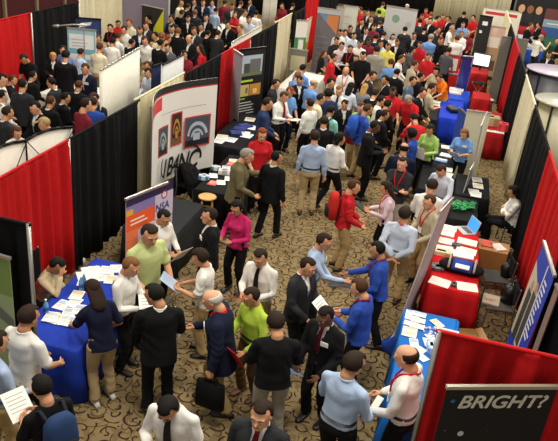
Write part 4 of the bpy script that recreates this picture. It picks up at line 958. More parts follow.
oval(580, 103, 2.2, 1.0, .8, 'B0B0A4', 'C9C4AC', 'grey oval kiosk at the right edge, nearer one')
table(3.1, 32.5, 4.0, 36.5, '2A50A8', 'blue skirted table with a grey top at upper right', z=.78)
bm = bmesh.new(); box(bm, 3.1, 32.5, .782, 4.0, 36.5, .80); o = obj('table_runner', bm, M('9A9EA4', 'cloth')); tag(o, 'grey cloth laid over the blue skirted table at upper right', 'cloth')
table(2.6, 38.4, 4.6, 39.6, '8C1820', 'dark red covered table in front of the portrait wall', z=.8)
table(4.3, 34.8, 5.2, 37.2, '1E4A34', 'dark green covered table at upper right')
# upper-left tables
table(-9.9, 15.3, -8.3, 16.6, 'DAD6CC', 'white covered table where the blond woman in black stands')
paper_spread([(46, 74), (50, 77), (56, 75), (44, 72), (59, 77)], zr, 'white papers on the table at upper left', 'papers on the upper left table', W3, size=(.35, .4))
table(-9.9, 12.8, -8.9, 14.2, 'D0CCC2', 'white covered table at the far left among dark suits')
table(-11.9, 26.4, -10.95, 27.6, '101114', 'black square podium at the top left', z=1.0)
bm = bmesh.new(); p = at(158, 20, .8); ell(bm, (0, 0, 0), (.11, .02, .11)); o = obj('round_emblem', bm, M('D8D8C8', 'paper')); o.location = (-11.4, 26.33, .6); tag(o, 'small round white emblem on the black podium', 'emblem')
table(-9.4, 26.4, -8.6, 28.2, 'D6D2C8', 'white covered table with papers in the top left crowd')
table(-3.1, 25.3, -2.3, 26.0, 'C8C4B8', 'pale covered table hidden in the centre crowd')
# stool
def stool(px_, py_, z_, label, cols=('D8A860', 'B8843C')):
    p_ = at(px_, py_, z_); t_ = thing('bar_stool', label, 'stool', (p_.x, p_.y, 0), .3)
    bm_ = bmesh.new(); stack(bm_, [(z_ - .035, .15, .15, 0), (z_ - .03, .17, .17, 0), (z_ - .008, .17, .17, 0), (z_, .155, .155, 0)], None, 24, p=2); obj('seat', bm_, M(cols[0], 'wood'), t_)
    for i in range(4):
        a_ = PI / 4 + i * PI / 2; bm_ = bmesh.new(); tube(bm_, [(.2 * math.cos(a_), .2 * math.sin(a_), 0), (.12 * math.cos(a_), .12 * math.sin(a_), z_ - .03)], [.014, .018], 8, ends=False); obj('leg', bm_, M(cols[1], 'wood'), t_)
    for zz in (.25, .5):
        q = .2 - (.08 * zz / z_)
        for i in range(4):
            a_, b_ = PI / 4 + i * PI / 2, PI / 4 + (i + 1) * PI / 2; bm_ = bmesh.new(); tube(bm_, [(q * math.cos(a_), q * math.sin(a_), zz), (q * math.cos(b_), q * math.sin(b_), zz)], .010, 6); obj('rung', bm_, M(cols[1], 'wood'), t_)
    return t_
stool(207.5, 196, .76, 'light wooden bar stool with a round seat by the black table')
stool(489, 99, .72, 'stool with a pale round seat beside the red drape at upper right', ('D8D0BC', '303034'))
# folding chairs / dark chairs
def chair(x, y, rz, label, seat='3A3A3C', back='141416', fr='8A8A88', h=.86, grp=None):
    t_ = thing('folding_chair', label, 'chair', (x, y, 0), rz, grp)
    bm_ = bmesh.new(); box(bm_, -.22, -.2, .43, .22, .22, .47, bev=.015); obj('seat', bm_, M(seat, 'cloth'), t_)
    bm_ = bmesh.new(); box(bm_, -.22, .20, .56, .22, .24, h, 0, None, .018); obj('backrest', bm_, M(back, 'cloth'), t_)
    for s in (-1, 1):
        bm_ = bmesh.new(); tube(bm_, [(s * .21, -.2, 0), (s * .21, -.18, .45)], .013, 8); obj('leg', bm_, M(fr, 'metal'), t_)
        bm_ = bmesh.new(); tube(bm_, [(s * .22, .27, 0), (s * .22, .21, .45), (s * .22, .24, h)], .013, 8); obj('leg', bm_, M(fr, 'metal'), t_)
    return t_
ch = chair(1.5, 10.9, math.radians(-78), 'grey folding chair beside the tan cardboard box', seat='4A4A48'); chair(1.52, 10.0, math.radians(-82), 'grey folding chair nearest the royal blue sign', seat='565450')
flat_item(1.42, 10.0, .475, .26, .32, -.1, ('B8A890', 'C0B098', '8A2A2A'), 'tan book lying on the nearest grey folding chair', 'book', 'book', t=.03)
def bagpile(x, y, rz, label, sc_=1.0, col='0E0E12', z=0):
    t_ = thing('black_bag', label, 'bag', (x, y, z), rz); bm_ = bmesh.new(); stack(bm_, [(0, .2, .13, 0), (.03, .24, .16, 0), (.25, .22, .14, 0), (.38, .15, .09, .01), (.42, .06, .04, .01)], None, 20, p=2.6)
    for v in bm_.verts: v.co *= sc_; v.co += Vector((noise.noise(v.co * 7), noise.noise(v.co * 7 + Vector((5, 0, 0))), 0)) * .04
    smooth(bm_); obj('bag_body', bm_, M(col, 'leather'), t_)
    bm_ = bmesh.new(); tube(bm_, [(v_[0] * sc_, v_[1] * sc_, v_[2] * sc_) for v_ in [(-.1, 0, .38), (-.06, 0, .5), (.06, 0, .5), (.1, 0, .38)]], .012, 6); obj('handle', bm_, M('1A1A1E', 'leather'), t_)
bagpile(1.72, 11.0, .5, 'black bag slumped against the red drape on the upper folding chair', .62, z=.47); bagpile(1.74, 10.1, .2, 'large black bag on the lower folding chair by the red drape', .78, z=.47); bagpile(1.62, 8.75, .4, 'black bag on the carpet at the foot of the royal blue sign', .9)
t = thing('draped_coat', 'black coat heaped over a chair in front of the curved white display', 'coat', (-4.50, 12.2, 0), math.radians(70))
t.scale = (.78, .78, .86)
bm = bmesh.new()
for k_, (x_, r0_) in enumerate([(-.2, .1), (-.08, .13), (.06, .13), (.19, .1)]):
    tube(bm, [(x_, -.16, .42 - .08 * (k_ % 2)), (x_, -.10, .62), (x_ * .9, .1, .86), (x_ * .8, .22, 1.0 - .03 * k_), (x_ * .9, .33, .85), (x_ * 1.1, .36, .45 + .1 * (k_ % 2)), (x_ * 1.2, .35, .28)], [r0_, r0_, r0_ * .85, r0_ * .7, r0_ * .8, r0_, r0_ * .8], 10)
me_ = remesh(bm, .022, 2); folds(me_, .014, 5); obj('coat_body', me_, M('101013', 'cloth'), t)
chair(-4.50, 12.2, math.radians(75), 'chair under the black coat by the curved display', back='0E0E10', seat='0E0E10', h=.8)
# cup and small items on the floor behind blue table
p = at(83, 262, .05); bm = bmesh.new(); stack(bm, [(0, .03, .03, 0), (.11, .042, .042, 0), (.115, .03, .03, 0)], None, 16, p=2); o = obj('paper_cup', bm, M('E8E6E0', 'paper')); o.location = (p.x, p.y, 0); tag(o, 'white paper cup on the carpet by the red drape corner', 'cup')
# crossed-leg stands at upper right
for i, (px_, py_) in enumerate([(477, 96), (484, 90)]):
    p = at(px_, py_, .3); t = thing('folding_stand', ['silver folding stand nearer the red counter', 'silver folding stand nearer the red drape'][i], 'stand', (p.x, p.y, 0), i * .8)
    for k_ in range(3):
        a_ = k_ * 2.1; bm = bmesh.new(); tube(bm, [(.3 * math.cos(a_), .3 * math.sin(a_), 0), (-.25 * math.cos(a_), -.25 * math.sin(a_), .75)], .014, 6); obj('leg', bm, M('C0C0BC', 'metal'), t)
    bm = bmesh.new(); stack(bm, [(.74, .25, .25, 0), (.76, .25, .25, 0)], None, 16, p=2); obj('seat', bm, M('1A1A1C', 'cloth'), t)
# spotlight arm at upper left
p = at(72, 16, 2.5); t = thing('arm_light', 'chrome arm light above the dark blue banner', 'lamp', (p.x, p.y, 2.2), .3)
bm = bmesh.new(); tube(bm, [(.3, 0, .1), (.3, 0, -2.2)], .015, 6); obj('pole', bm, M('B8B8B4', 'metal'), t)
bm = bmesh.new(); tube(bm, [(-.45, 0, 0), (0, 0, .08), (.35, .05, .1)], .02, 6); obj('arm', bm, M('B8B8B4', 'metal'), t)
bm = bmesh.new(); tube(bm, [(-.5, 0, 0), (-.38, 0, .01)], [.03, .045], 10); obj('lamp_head', bm, M('A8A8A4', 'metal'), t)

# ---------------------------------------------------------------- people (head position in the photo, facing: 0 away, 90 right, 180 to the camera, 270 left)
person(29, 317, 15, 'short dark', 'polo white', 'black', 'low', 'man in a white polo seen from behind at the left, below the black side drape', skin='m', wide=1.08, s=1.02)
person(42, 388, 300, 'short black', 'tee black', 'black', 'hold', 'young man in a black T-shirt with a blue backpack reading a sheet, lower left', skin='t', held=('l', 'paper', 'white', 'white sheet held by the young man with the blue backpack'), pack=('2A3E66', '24262E', 'blue and black backpack worn in the lower left corner'))
person(-3, 343, 20, 'short dark', 'shirt lblue', 'khaki', 'low', 'person in light blue at the left edge wearing a pack', pack=('2B2C30', '1C1D20', 'dark grey backpack at the left edge'), wide=1.05)
person(93, 290, 310, 'long dark', 'polo navy', 'tan', 'table', 'woman with long dark hair in a navy polo and khakis at the royal blue table', f=1, skin='m', shoes='white', s=1.02)
person(131, 267, 95, 'short lbrown', 'shirt white', 'black', 'hold', 'sandy-haired man in a white shirt standing right of the royal blue table', skin='l', held=('b', 'folder', 'dgrey', 'dark folder held by the sandy-haired man'))
person(150, 235, 120, 'short dark', 'polo sage', 'black', 'low', 'man in a pale green polo in front of the NSA banner', skin='t', wide=1.12, s=1.03, yaw=-10)
person(164, 218, 115, 'short black', 'shirt white', 'black', 'hold', 'man in a white shirt holding a sheet beside the dark grey table', skin='m', held=('b', 'paper', 'white', 'white sheet held by the man beside the dark grey table', 50))
person(154, 295, 330, 'short black', 'suit black', 'black', 'hold', 'man in a black suit seen from behind, head turned left, left of centre', yaw=50, s=1.03, wide=1.05, skin='m', held=('l', 'paper', 'white', 'white papers held by the black-suited man left of centre'))
person(200, 258, 262, 'puffy dark', 'polo white', 'khaki', 'hold', 'young man in a white short-sleeved shirt facing left, holding a leaflet', s=.96, skin='t', held=('b', 'brochure', 'lblue', 'blue and white leaflet held by the young man facing left'))
person(209, 216, 245, 'short dark', 'suit black', 'black', 'stand', 'man in a black suit with a name badge beside the woman in magenta', badge=1, skin='t')
person(212, 300, 262, 'bald white', 'coat navy', 'khaki', 'bag', 'older balding man in a red shirt and navy jacket carrying a black bag', shirt='red', badge=1, skin='l', wide=1.12, s=1.0, held=('r', 'paper', 'white', 'white papers held by the older man in the navy jacket', 70), bag=('0E0F12', 'black bag hanging from the hand of the older man in navy', 0))
person(251, 297, 212, 'short dark', 'shirt lime', 'brown', 'low', 'young man in a lime green shirt holding a red folder', shoes='brown', skin='t', held=('l', 'folder', 'red', 'red folder held by the man in lime green', 60), yaw=-20)
person(260, 258, 192, 'short dark', 'shirt white', 'khaki', 'hold', 'man in a white shirt and dark tie behind the man in lime green', tie='dgrey', skin='t', s=.99, held=('b', 'folder', 'red', 'thin red folder held by the man in the dark tie'))
person(237, 208, 200, 'long black', 'blouse pink', 'black', 'hold', 'woman in a magenta top holding a grey tablet', f=1, skin='m', s=1.03, held=('b', 'tablet', 'mgrey', 'grey tablet held by the woman in magenta'))
person(277, 158, 20, 'short black', 'suit black', 'black', 'step', 'man in a black suit seen from behind, alone left of the blue shirt man', skin='m', yaw=-30)
person(247, 156, 75, 'short grey', 'suit tweed', 'black', 'wide', 'woman with short grey-blond hair in a tweed jacket by the black table', f=1, s=1.05, wide=1.1, skin='l', shirt='tweed')
person(262, 135, 155, 'long red', 'polo red', 'black', 'low', 'red-haired woman in a red polo behind the tweed jacket woman', f=1, s=1.02, skin='l')
person(275, 323, 340, 'short dark', 'sweater black', 'ash', 'hold', 'man in a black sweater and light trousers seen from behind, centre', wide=1.08, s=1.02, skin='t', yaw=20)
person(261, 415, 185, 'short dark', 'suit dgrey', 'black', 'stand', 'man in a grey suit and red tie at the bottom edge', tie='maroon', s=1.02, wide=1.1, skin='l')
person(168, 409, 180, 'short black', 'shirt white', 'black', 'look', 'black-haired man in a white shirt and dark tie looking down at the bottom edge', tie='dgrey', skin='m', wide=1.08)
person(308, 267, 115, 'short dark', 'suit dgrey', 'black', 'low', 'man in a charcoal suit facing right in the middle of the aisle', skin='l', held=('l', 'book', 'maroon', 'dark red book held by the man in charcoal', 20))
person(324, 242, 95, 'short dark', 'shirt lblue', 'black', 'shake', 'man in a pale blue shirt shaking hands at the centre, carrying folders', badge=1, skin='t', held=('l', 'padfolio', 'black', 'black folder carried by the man shaking hands', 5))
person(377, 250, 268, 'short black', 'sweater blue', 'black', 'shake', 'man in a royal blue shirt and red lanyard shaking hands', lan='maroon', skin='m', s=.98)
person(359, 288, 285, 'short brown', 'sweater blue', 'black', 'hold', 'brown-haired man in a royal blue shirt holding a white sheet', lan='maroon', skin='l', held=('l', 'paper', 'white', 'white sheet held by the brown-haired man in royal blue', 40))
person(325, 317, 205, 'short black', 'suit black', 'black', 'low', 'man in a black suit with a blue brochure below the hand-shakers', shirt='white', tie='maroon', badge=1, skin='d', held=('r', 'brochure', 'sky', 'blue and white brochure held by the man in the black suit'))
person(354, 364, 25, 'short dark', 'shirt lblue', 'black', 'low', 'man in a sky blue shirt seen from behind near the bottom', wide=1.12, s=1.04, skin='m', yaw=-10, held=('r', 'phone', 'white', 'white phone in the hand of the man in sky blue'))
person(406, 357, 285, 'bald dark', 'shirt white', 'black', 'low', 'balding man in a white shirt with a red lanyard beside the bright blue table', lan='red', skin='l', wide=1.08)
person(405, 214, 12, 'short dark', 'shirt wblue', 'khaki', 'back', 'man in a pale blue shirt with hands clasped behind his back', skin='m', wide=1.08, lan='red')
person(429, 202, 235, 'short brown', 'shirt stone', 'khaki', 'low', 'smiling man in a khaki shirt beside the leaning banner', skin='l', lan='red')
person(432, 186, 10, 'short dark', 'shirt white', 'khaki', 'low', 'man in a white shirt seen from behind, beyond the man in khaki', skin='m', wide=1.05)
person(441, 171, 205, 'short dark', 'shirt wblue', 'black', 'table', 'man in a pale blue-white shirt facing the camera at the black table', skin='l')
person(402, 164, 195, 'short dark', 'sweater dgrey', 'ash', 'cross', 'man in a dark jacket with a red lanyard and folded arms', lan='red', skin='l', wide=1.05)
person(386, 188, 262, 'long dark', 'blouse lpink', 'black', 'hold', 'dark-haired woman in a pale blouse holding a dark notebook', f=1, skin='t', lan='red', held=('b', 'book', 'dgrey', 'dark notebook held by the woman in the pale blouse'))
person(354, 187, 75, 'short brown', 'sweater red', 'khaki', 'low', 'young man in a red sweater wearing a red backpack', skin='l', pack=('B82A22', '26262C', 'red and black backpack on the man in the red sweater'))
person(315, 137, 350, 'short dark', 'shirt lblue', 'tan', 'stand', 'tall man in a light blue shirt and khaki trousers seen from behind', skin='t', s=1.04)
person(340, 139, 35, 'bob black', 'shirt white', 'black', 'walk', 'black-haired person in a white shirt with a dark shoulder strap', skin='m', yaw=-25)
person(375, 127, 80, 'short black', 'suit black', 'black', 'hold', 'tall dark-skinned man in a black suit facing right', skin='d', s=1.05)
person(404, 149, 0, 'bald black', 'suit navy', 'black', 'low', 'balding man in a navy suit seen from behind, beside the woman in blue', skin='m', shirt='lpink', wide=1.05)
person(411, 134, 290, 'curly black', 'polo blue', 'ash', 'low', 'woman with curly black hair in a blue top', f=1, skin='d')
person(430, 130, 200, 'long black', 'blouse green', 'black', 'hold', 'black-haired woman in a green top holding a large white sheet', f=1, skin='m', s=1.04, held=('b', 'paper', 'white', 'large white sheet held by the woman in green', 65))
person(464, 134, 200, 'bob lbrown', 'polo sky', 'black', 'hold', 'woman with short blond hair in a blue polo behind the table at right', f=1, skin='l', s=1.03, wide=1.1, badge=1, held=('b', 'paper', 'wblue', 'pale card held by the woman in the blue polo'))
sw1 = person(57, 266, 95, 'short black', 'blouse beige', 'dgrey', 'sit', 'seated woman in a beige top leaning on the royal blue table', f=1, skin='m', near=True, s=1.05)
sw2 = person(513, 192, 262, 'bob black', 'sweater white', 'black', 'sitx', 'seated woman in a white blouse with folded arms at the right', f=1, skin='m', near=True, s=1.05)
chair(sw1.location.x - .02, sw1.location.y, math.radians(85), 'black high-backed chair under the seated woman in beige', back='0E0E10', seat='0E0E10', h=1.0).scale = (1.3, 1.1, 1.12)
chair(sw2.location.x + .02, sw2.location.y, math.radians(-82), 'black chair under the seated woman in the white blouse', back='0E0E10', seat='0E0E10', h=.9)
# middle distance
G2 = 'crowd in the middle of the main aisle'
person(268, 104, 70, 'short dark', 'sweater dblue', 'black', 'low', 'man in a dark blue top beside the black poster', grp=G2, skin='t')
person(276, 84, 80, 'short dark', 'sweater dgrey', 'black', 'low', 'man in a dark grey top behind the one in dark blue', grp=G2, skin='t')
person(284, 97, 115, 'short brown', 'shirt white', 'black', 'hold', 'man in a white shirt and red tie handing over a sheet', grp=G2, skin='t', tie='red', held=('b', 'paper', 'white', 'white sheet held by the man in the red tie', 10), near=True)
person(290, 92, 130, 'cap red', 'tee sky', 'navy', 'low', 'person in a red cap behind the man in the red tie', grp=G2)
person(309, 104, 300, 'short dark', 'shirt white', 'black', 'stand', 'brown-haired man in a loose white shirt at centre left', grp=G2, skin='l')
person(324, 122, 350, 'short dark', 'suit black', 'black', 'low', 'man in a black suit between the blue shirt man and the teal shirt', grp=G2, skin='m', near=True)
person(331, 111, 20, 'short black', 'shirt teal', 'black', 'low', 'person in a mint green shirt with a black backpack', grp=G2, skin='m', pack=('121216', '1C1C22', 'black backpack on the mint green shirt'))
person(328, 94, 330, 'puffy black', 'tee dblue', 'khaki', 'stand', 'black-haired man in a dark navy T-shirt seen from behind', grp=G2, skin='m', badge=0, wide=1.08)
person(339, 91, 190, 'short lbrown', 'shirt white', 'black', 'low', 'fair-haired young man in a white shirt facing the camera', grp=G2, skin='l', tie='dgrey', near=True)
person(351, 87, 20, 'long black', 'blouse wblue', 'black', 'low', 'woman with long black hair in a pale top seen from behind', f=1, grp=G2)
person(365, 88, 15, 'long blond', 'suit grey', 'black', 'low', 'blond woman in a grey jacket seen from behind', f=1, grp=G2, shirt='grey')
person(361, 108, 200, 'short brown', 'polo green', 'khaki', 'low', 'man in a light green shirt holding a red folder', grp=G2, skin='l', tie='dgrey', held=('b', 'folder', 'red', 'red folder held by the man in light green', 70), near=True)
person(368, 110, 60, 'short brown', 'tee blue', 'khaki', 'low', 'person wearing a large blue backpack behind the man in light green', grp=G2, pack=('2C58B8', '23408A', 'large blue backpack in the middle of the crowd'))
person(331, 83, 100, 'short black', 'tee olive', 'khaki', 'low', 'man in an olive T-shirt facing right', grp=G2)
person(314, 84, 40, 'bald grey', 'shirt sky', 'black', 'low', 'balding grey-haired man in a bright blue shirt from behind', grp=G2, skin='l', wide=1.1)
person(300, 81, 150, 'short black', 'suit black', 'black', 'low', 'man in a black suit beside the balding man in blue', grp=G2, skin='m')
person(298, 76, 30, 'short lbrown', 'shirt sky', 'black', 'low', 'fair-haired man in a blue shirt left of the balding man', grp=G2)
person(303, 69, 20, 'short black', 'tee sky', 'black', 'low', 'dark-haired man in blue just below the white display table', grp=G2)
person(393, 92, 185, 'short black', 'polo red', 'black', 'low', 'dark-skinned man in a red polo behind a table in the crowd', skin='d', grp=G2, wide=1.1)
person(408, 100, 200, 'short grey', 'polo red', 'black', 'table', 'grey-haired man in a red polo reaching over a table', skin='t', grp=G2, wide=1.1)
person(388, 105, 40, 'short black', 'suit black', 'black', 'low', 'man in a black suit bending toward the red polo men', skin='t', grp=G2, near=True)
person(382, 101, 80, 'short black', 'shirt white', 'black', 'low', 'man in a white shirt half hidden by a black suit, facing the red polos', grp=G2)
person(414, 119, 330, 'short black', 'polo red', 'black', 'table', 'black-haired man in a red shirt seen from behind', grp=G2, skin='m')
person(408, 136, 340, 'short red', 'sweater red', 'black', 'low', 'person in red with auburn hair beside the curly-haired woman', grp=G2) if False else None
person(385, 80, 250, 'short black', 'suit black', 'black', 'low', 'black-haired man in a black suit turned to the left, above the red polos', grp=G2, skin='m')
person(413, 81, 100, 'short dark', 'sweater slate', 'black', 'low', 'man in a blue-grey sweater facing right', grp=G2)
person(439, 78, 235, 'short brown', 'polo orange', 'khaki', 'table', 'man in a bright orange shirt at the yellow toy table', grp=G2, skin='l', wide=1.12)
person(432, 88, 60, 'short dark', 'polo stone', 'khaki', 'hold', 'person in a tan shirt passing something to the man in orange', grp=G2)
person(421, 77, 70, 'short black', 'suit black', 'black', 'low', 'person in black left of the man in orange', grp=G2)
person(436, 71, 200, 'curly black', 'blouse stone', 'black', 'low', 'curly-haired woman just behind the man in orange', f=1, grp=G2)
person(428, 57, 200, 'short brown', 'polo red', 'black', 'low', 'man in a red shirt facing the camera above the curly-haired woman', grp=G2)
person(413, 50, 90, 'bob black', 'suit mgrey', 'black', 'low', 'dark-haired woman in a grey suit facing right', f=1, grp=G2)
person(402, 59, 95, 'short brown', 'shirt white', 'dgrey', 'low', 'brown-haired man in a white shirt with papers, right of the grey suit', grp=G2, held=('b', 'paper', 'white', 'papers held by the brown-haired man right of the grey suit', 20))
person(391, 63, 350, 'short brown', 'shirt sky', 'khaki', 'low', 'man in a light blue shirt seen from behind beside a red folder', grp=G2, held=('r', 'folder', 'red', 'red folder beside the light blue shirt in the upper crowd', 80))
person(377, 50, 0, 'short dark', 'suit ash', 'ash', 'stand', 'tall man in a light grey suit seen from behind', grp=G2, s=1.06, wide=1.08)
person(388, 47, 190, 'short brown', 'shirt yellow', 'khaki', 'low', 'man in a pale yellow shirt beside the light grey suit', grp=G2, wide=1.05)
person(356, 59, 190, 'long brown', 'blouse black', 'ash', 'low', 'brown-haired woman in black standing left of the light grey suit', f=1, grp=G2)
person(346, 71, 185, 'bald brown', 'shirt white', 'khaki', 'low', 'bald man in a white shirt with a red lanyard facing the camera', grp=G2, lan='red', skin='l')
person(324, 54, 80, 'long brown', 'tee black', 'khaki', 'low', 'woman with long brown hair in a black top at the white display table', f=1, grp=G2)
person(334, 58, 70, 'short dark', 'sweater red', 'denim', 'low', 'man in a red and dark sweater right of the long-haired woman', grp=G2)
person(350, 49, 200, 'short brown', 'polo black', 'khaki', 'hold', 'man in a black polo and red lanyard holding white papers', grp=G2, lan='red', held=('b', 'paper', 'white', 'white papers held by the man in the black polo', 10))
person(342, 46, 140, 'short black', 'shirt lpink', 'black', 'low', 'man in a pale pink shirt behind the man in the black polo', grp=G2)
person(337, 41, 150, 'short black', 'tee dgrey', 'black', 'low', 'dark-haired man in grey left of the pale pink shirt', grp=G2)
person(340, 33, 160, 'short black', 'shirt white', 'black', 'low', 'black-haired man in white beside the narrow white banner', grp=G2)
person(345, 33, 200, 'short black', 'shirt wblue', 'black', 'low', 'black-haired man in pale blue right of the one in white by the banner', grp=G2)
person(319, 88, 200, 'short dark', 'tee stone', 'khaki', 'low', 'person in a tan T-shirt just left of the dark navy T-shirt man', grp=G2) if False else None
# top centre and right crowd
G3 = 'crowd at the top centre and right'
T3 = [(353, 9, 80, 'bald brown', 'suit black', 'black', 'low', 'bald man in black at the top, left of a red shirt', 0), (360, 10, 260, 'short brown', 'sweater red', 'black', 'low', 'man in a bright red top against the black curtain', 0),
 (368, 13, 200, 'short dark', 'suit dgrey', 'black', 'low', 'dark-suited man with a badge right of the bright red top', 0), (356, 24, 160, 'short brown', 'sweater dgrey', 'black', 'low', 'brown-haired person in dark grey at top centre', 0),
 (362, 22, 200, 'short black', 'suit black', 'black', 'low', 'black-haired man in black beside the brown-haired person at top centre', 0), (371, 19, 200, 'short brown', 'suit black', 'black', 'low', 'man in black under the dark-suited man with a badge', 0),
 (366, 31, 190, 'short dark', 'suit dgrey', 'black', 'low', 'man in a charcoal suit left of the maroon sweater', 0), (374, 28, 170, 'short dark', 'sweater maroon', 'black', 'low', 'person in a maroon sweater in the top crowd', 0),
 (380, 24, 20, 'short brown', 'suit navy', 'black', 'low', 'brown-haired person in navy right of the maroon sweater', 0), (369, 42, 185, 'short dark', 'sweater maroon', 'black', 'low', 'dark-skinned man in a maroon shirt left of the light grey suit', 0),
 (383, 5, 20, 'short brown', 'tee lime', 'black', 'low', 'person in a lime green shirt in front of the white display wall', 0), (379, 13, 340, 'short dark', 'coat dgrey', 'black', 'low', 'person in a dark coat seen from behind, under the lime green shirt', 0),
 (386, 22, 30, 'short black', 'suit black', 'black', 'low', 'person in black at the foot of the white display wall', 0), (397, 22, 195, 'long dark', 'suit black', 'black', 'low', 'dark-haired woman in a black suit in front of the white display wall', 1),
 (404, 19, 210, 'short brown', 'shirt lblue', 'black', 'low', 'person in pale blue behind the white T-shirt man', 0), (409, 21, 10, 'short black', 'tee white', 'black', 'low', 'man in a white T-shirt seen from behind at upper right centre', 0),
 (407, 7, 200, 'short white', 'sweater red', 'black', 'low', 'white-haired man in red before the display wall', 0), (411, 14, 250, 'short red', 'tee red', 'black', 'low', 'person in a red T-shirt right of the white-haired man', 0),
 (420, 22, 350, 'short black', 'suit dgrey', 'black', 'low', 'man in a dark grey suit seen from behind, right of the white T-shirt', 0), (405, 12, 0, 'short black', 'tee brown', 'black', 'low', 'dark-haired person just below the white-haired man in red', 0),
 (393, 37, 160, 'long black', 'blouse white', 'black', 'low', 'dark-haired woman in white above the pale yellow shirt', 1), (397, 43, 180, 'short brown', 'suit black', 'black', 'low', 'brown-haired person in black right of the pale yellow shirt', 0),
 (381, 44, 200, 'short dark', 'shirt lblue', 'black', 'low', 'person in pale blue peeking between grey suit and yellow shirt', 0), (360, 44, 160, 'short black', 'shirt white', 'black', 'low', 'black-haired person in white left of the maroon shirt man', 0),
 (354, 36, 180, 'short black', 'shirt wblue', 'black', 'low', 'dark-haired person in pale blue above the woman in black', 0), (350, 29, 190, 'short black', 'tee dgrey', 'black', 'low', 'person in grey right of the two by the narrow banner', 0),
 (422, 17, 180, 'short dark', 'sweater red', 'black', 'low', 'person in red between the display wall and the cream curtain', 0), (426, 11, 190, 'short brown', 'sweater red', 'black', 'low', 'brown-haired person in red standing at the edge of the cream curtain', 0),
 (431, 15, 0, 'short lbrown', 'tee stone', 'black', 'low', 'fair-haired person in front of the left end of the cream curtain', 0), (430, 21, 210, 'short black', 'suit black', 'black', 'low', 'man in a black suit below the fair-haired one at the cream curtain', 0),
 (438, 19, 80, 'short black', 'sweater red', 'black', 'low', 'black-haired person in red and black at the cream curtain', 0), (443, 17, 190, 'short brown', 'sweater red', 'dgrey', 'low', 'person in a bright red polo in the middle of the cream curtain group', 0),
 (448, 19, 240, 'short black', 'suit black', 'black', 'low', 'man in black right of the bright red polo', 0), (438, 30, 100, 'short dark', 'suit dgrey', 'black', 'low', 'man in a dark grey jacket below the red group', 0),
 (431, 38, 15, 'short grey', 'shirt sky', 'khaki', 'low', 'grey-haired man in a sky blue shirt seen from behind at upper right', 0), (441, 41, 200, 'short brown', 'polo black', 'black', 'low', 'man in black right of the grey-haired sky blue shirt', 0),
 (464, 14, 0, 'short black', 'suit black', 'black', 'stand', 'man in a black suit seen from behind against the cream curtain', 0), (473, 18, 230, 'short black', 'polo red', 'black', 'low', 'man in a red shirt right of the black suit at the cream curtain', 0),
 (463, 25, 200, 'short brown', 'polo sky', 'black', 'low', 'man in a sky blue polo below the black suit at the curtain', 0), (452, 29, 90, 'short grey', 'shirt white', 'black', 'low', 'grey-haired person in white left of the sky blue polo', 0),
 (461, 34, 200, 'short red', 'shirt white', 'black', 'low', 'auburn-haired person in white below the sky blue polo', 0), (457, 39, 350, 'short brown', 'shirt white', 'black', 'low', 'person in a broad white shirt seen from behind at upper right', 0),
 (468, 34, 190, 'short grey', 'sweater maroon', 'black', 'low', 'grey-haired person in dark red holding a grey bag', 0), (449, 51, 30, 'short dark', 'tee mgrey', 'black', 'low', 'person in grey by the green covered table', 0),
 (415, 65, 60, 'short brown', 'tee stone', 'black', 'low', 'person in tan left of the red shirt in the crowd', 0), (420, 45, 170, 'short dark', 'tee red', 'black', 'low', 'person in a red pattern top right of the grey-suited woman', 0),
 (425, 30, 20, 'short black', 'suit black', 'black', 'low', 'person in black seen from behind beside the sky blue shirt', 0), (396, 15, 200, 'short black', 'suit navy', 'black', 'low', 'person in navy in front of the display wall emblem', 0),
 (376, 38, 10, 'short black', 'suit navy', 'black', 'low', 'person in navy directly above the light grey suit', 0), (384, 35, 20, 'short dark', 'suit black', 'black', 'low', 'person in black above the pale yellow shirt', 0),
 (405, 30, 350, 'short black', 'suit dgrey', 'black', 'low', 'person in dark grey between the white T-shirt and the grey-suited woman', 0), (414, 36, 200, 'short dark', 'suit black', 'black', 'low', 'person in black above the grey-suited woman', 0),
 (363, 56, 180, 'short black', 'tee black', 'black', 'low', 'person in black right beside the brown-haired woman in black', 0), (373, 76, 100, 'short dark', 'suit dgrey', 'black', 'low', 'person in dark grey above the blond woman', 0) ,
 (397, 73, 20, 'short black', 'suit black', 'black', 'low', 'person in black below the light blue shirt and red folder', 0), (423, 93, 110, 'short dark', 'suit black', 'black', 'low', 'person in black between the red polos and the yellow toy table', 0) ,
 (321, 99, 60, 'short dark', 'shirt cream', 'black', 'low', 'person in cream left of the dark navy T-shirt', 0), (345, 105, 150, 'short black', 'suit black', 'black', 'low', 'person in black behind the mint green shirt', 0),
 (375, 94, 20, 'short dark', 'suit black', 'black', 'low', 'person in a black suit right of the blond woman', 0), (385, 115, 60, 'short dark', 'suit black', 'black', 'low', 'person in black left of the black suit bending forward', 0) ]
for (x_, y_, fc, hr, tp, bt, ps, lb, fm) in T3:
    person(x_, y_, fc, hr, tp, bt, ps, lb, f=fm, grp=G3, skin='d' if 'dark-skinned' in lb else random.choice('ltm'), s=random.choice((.97, 1, 1.03)))
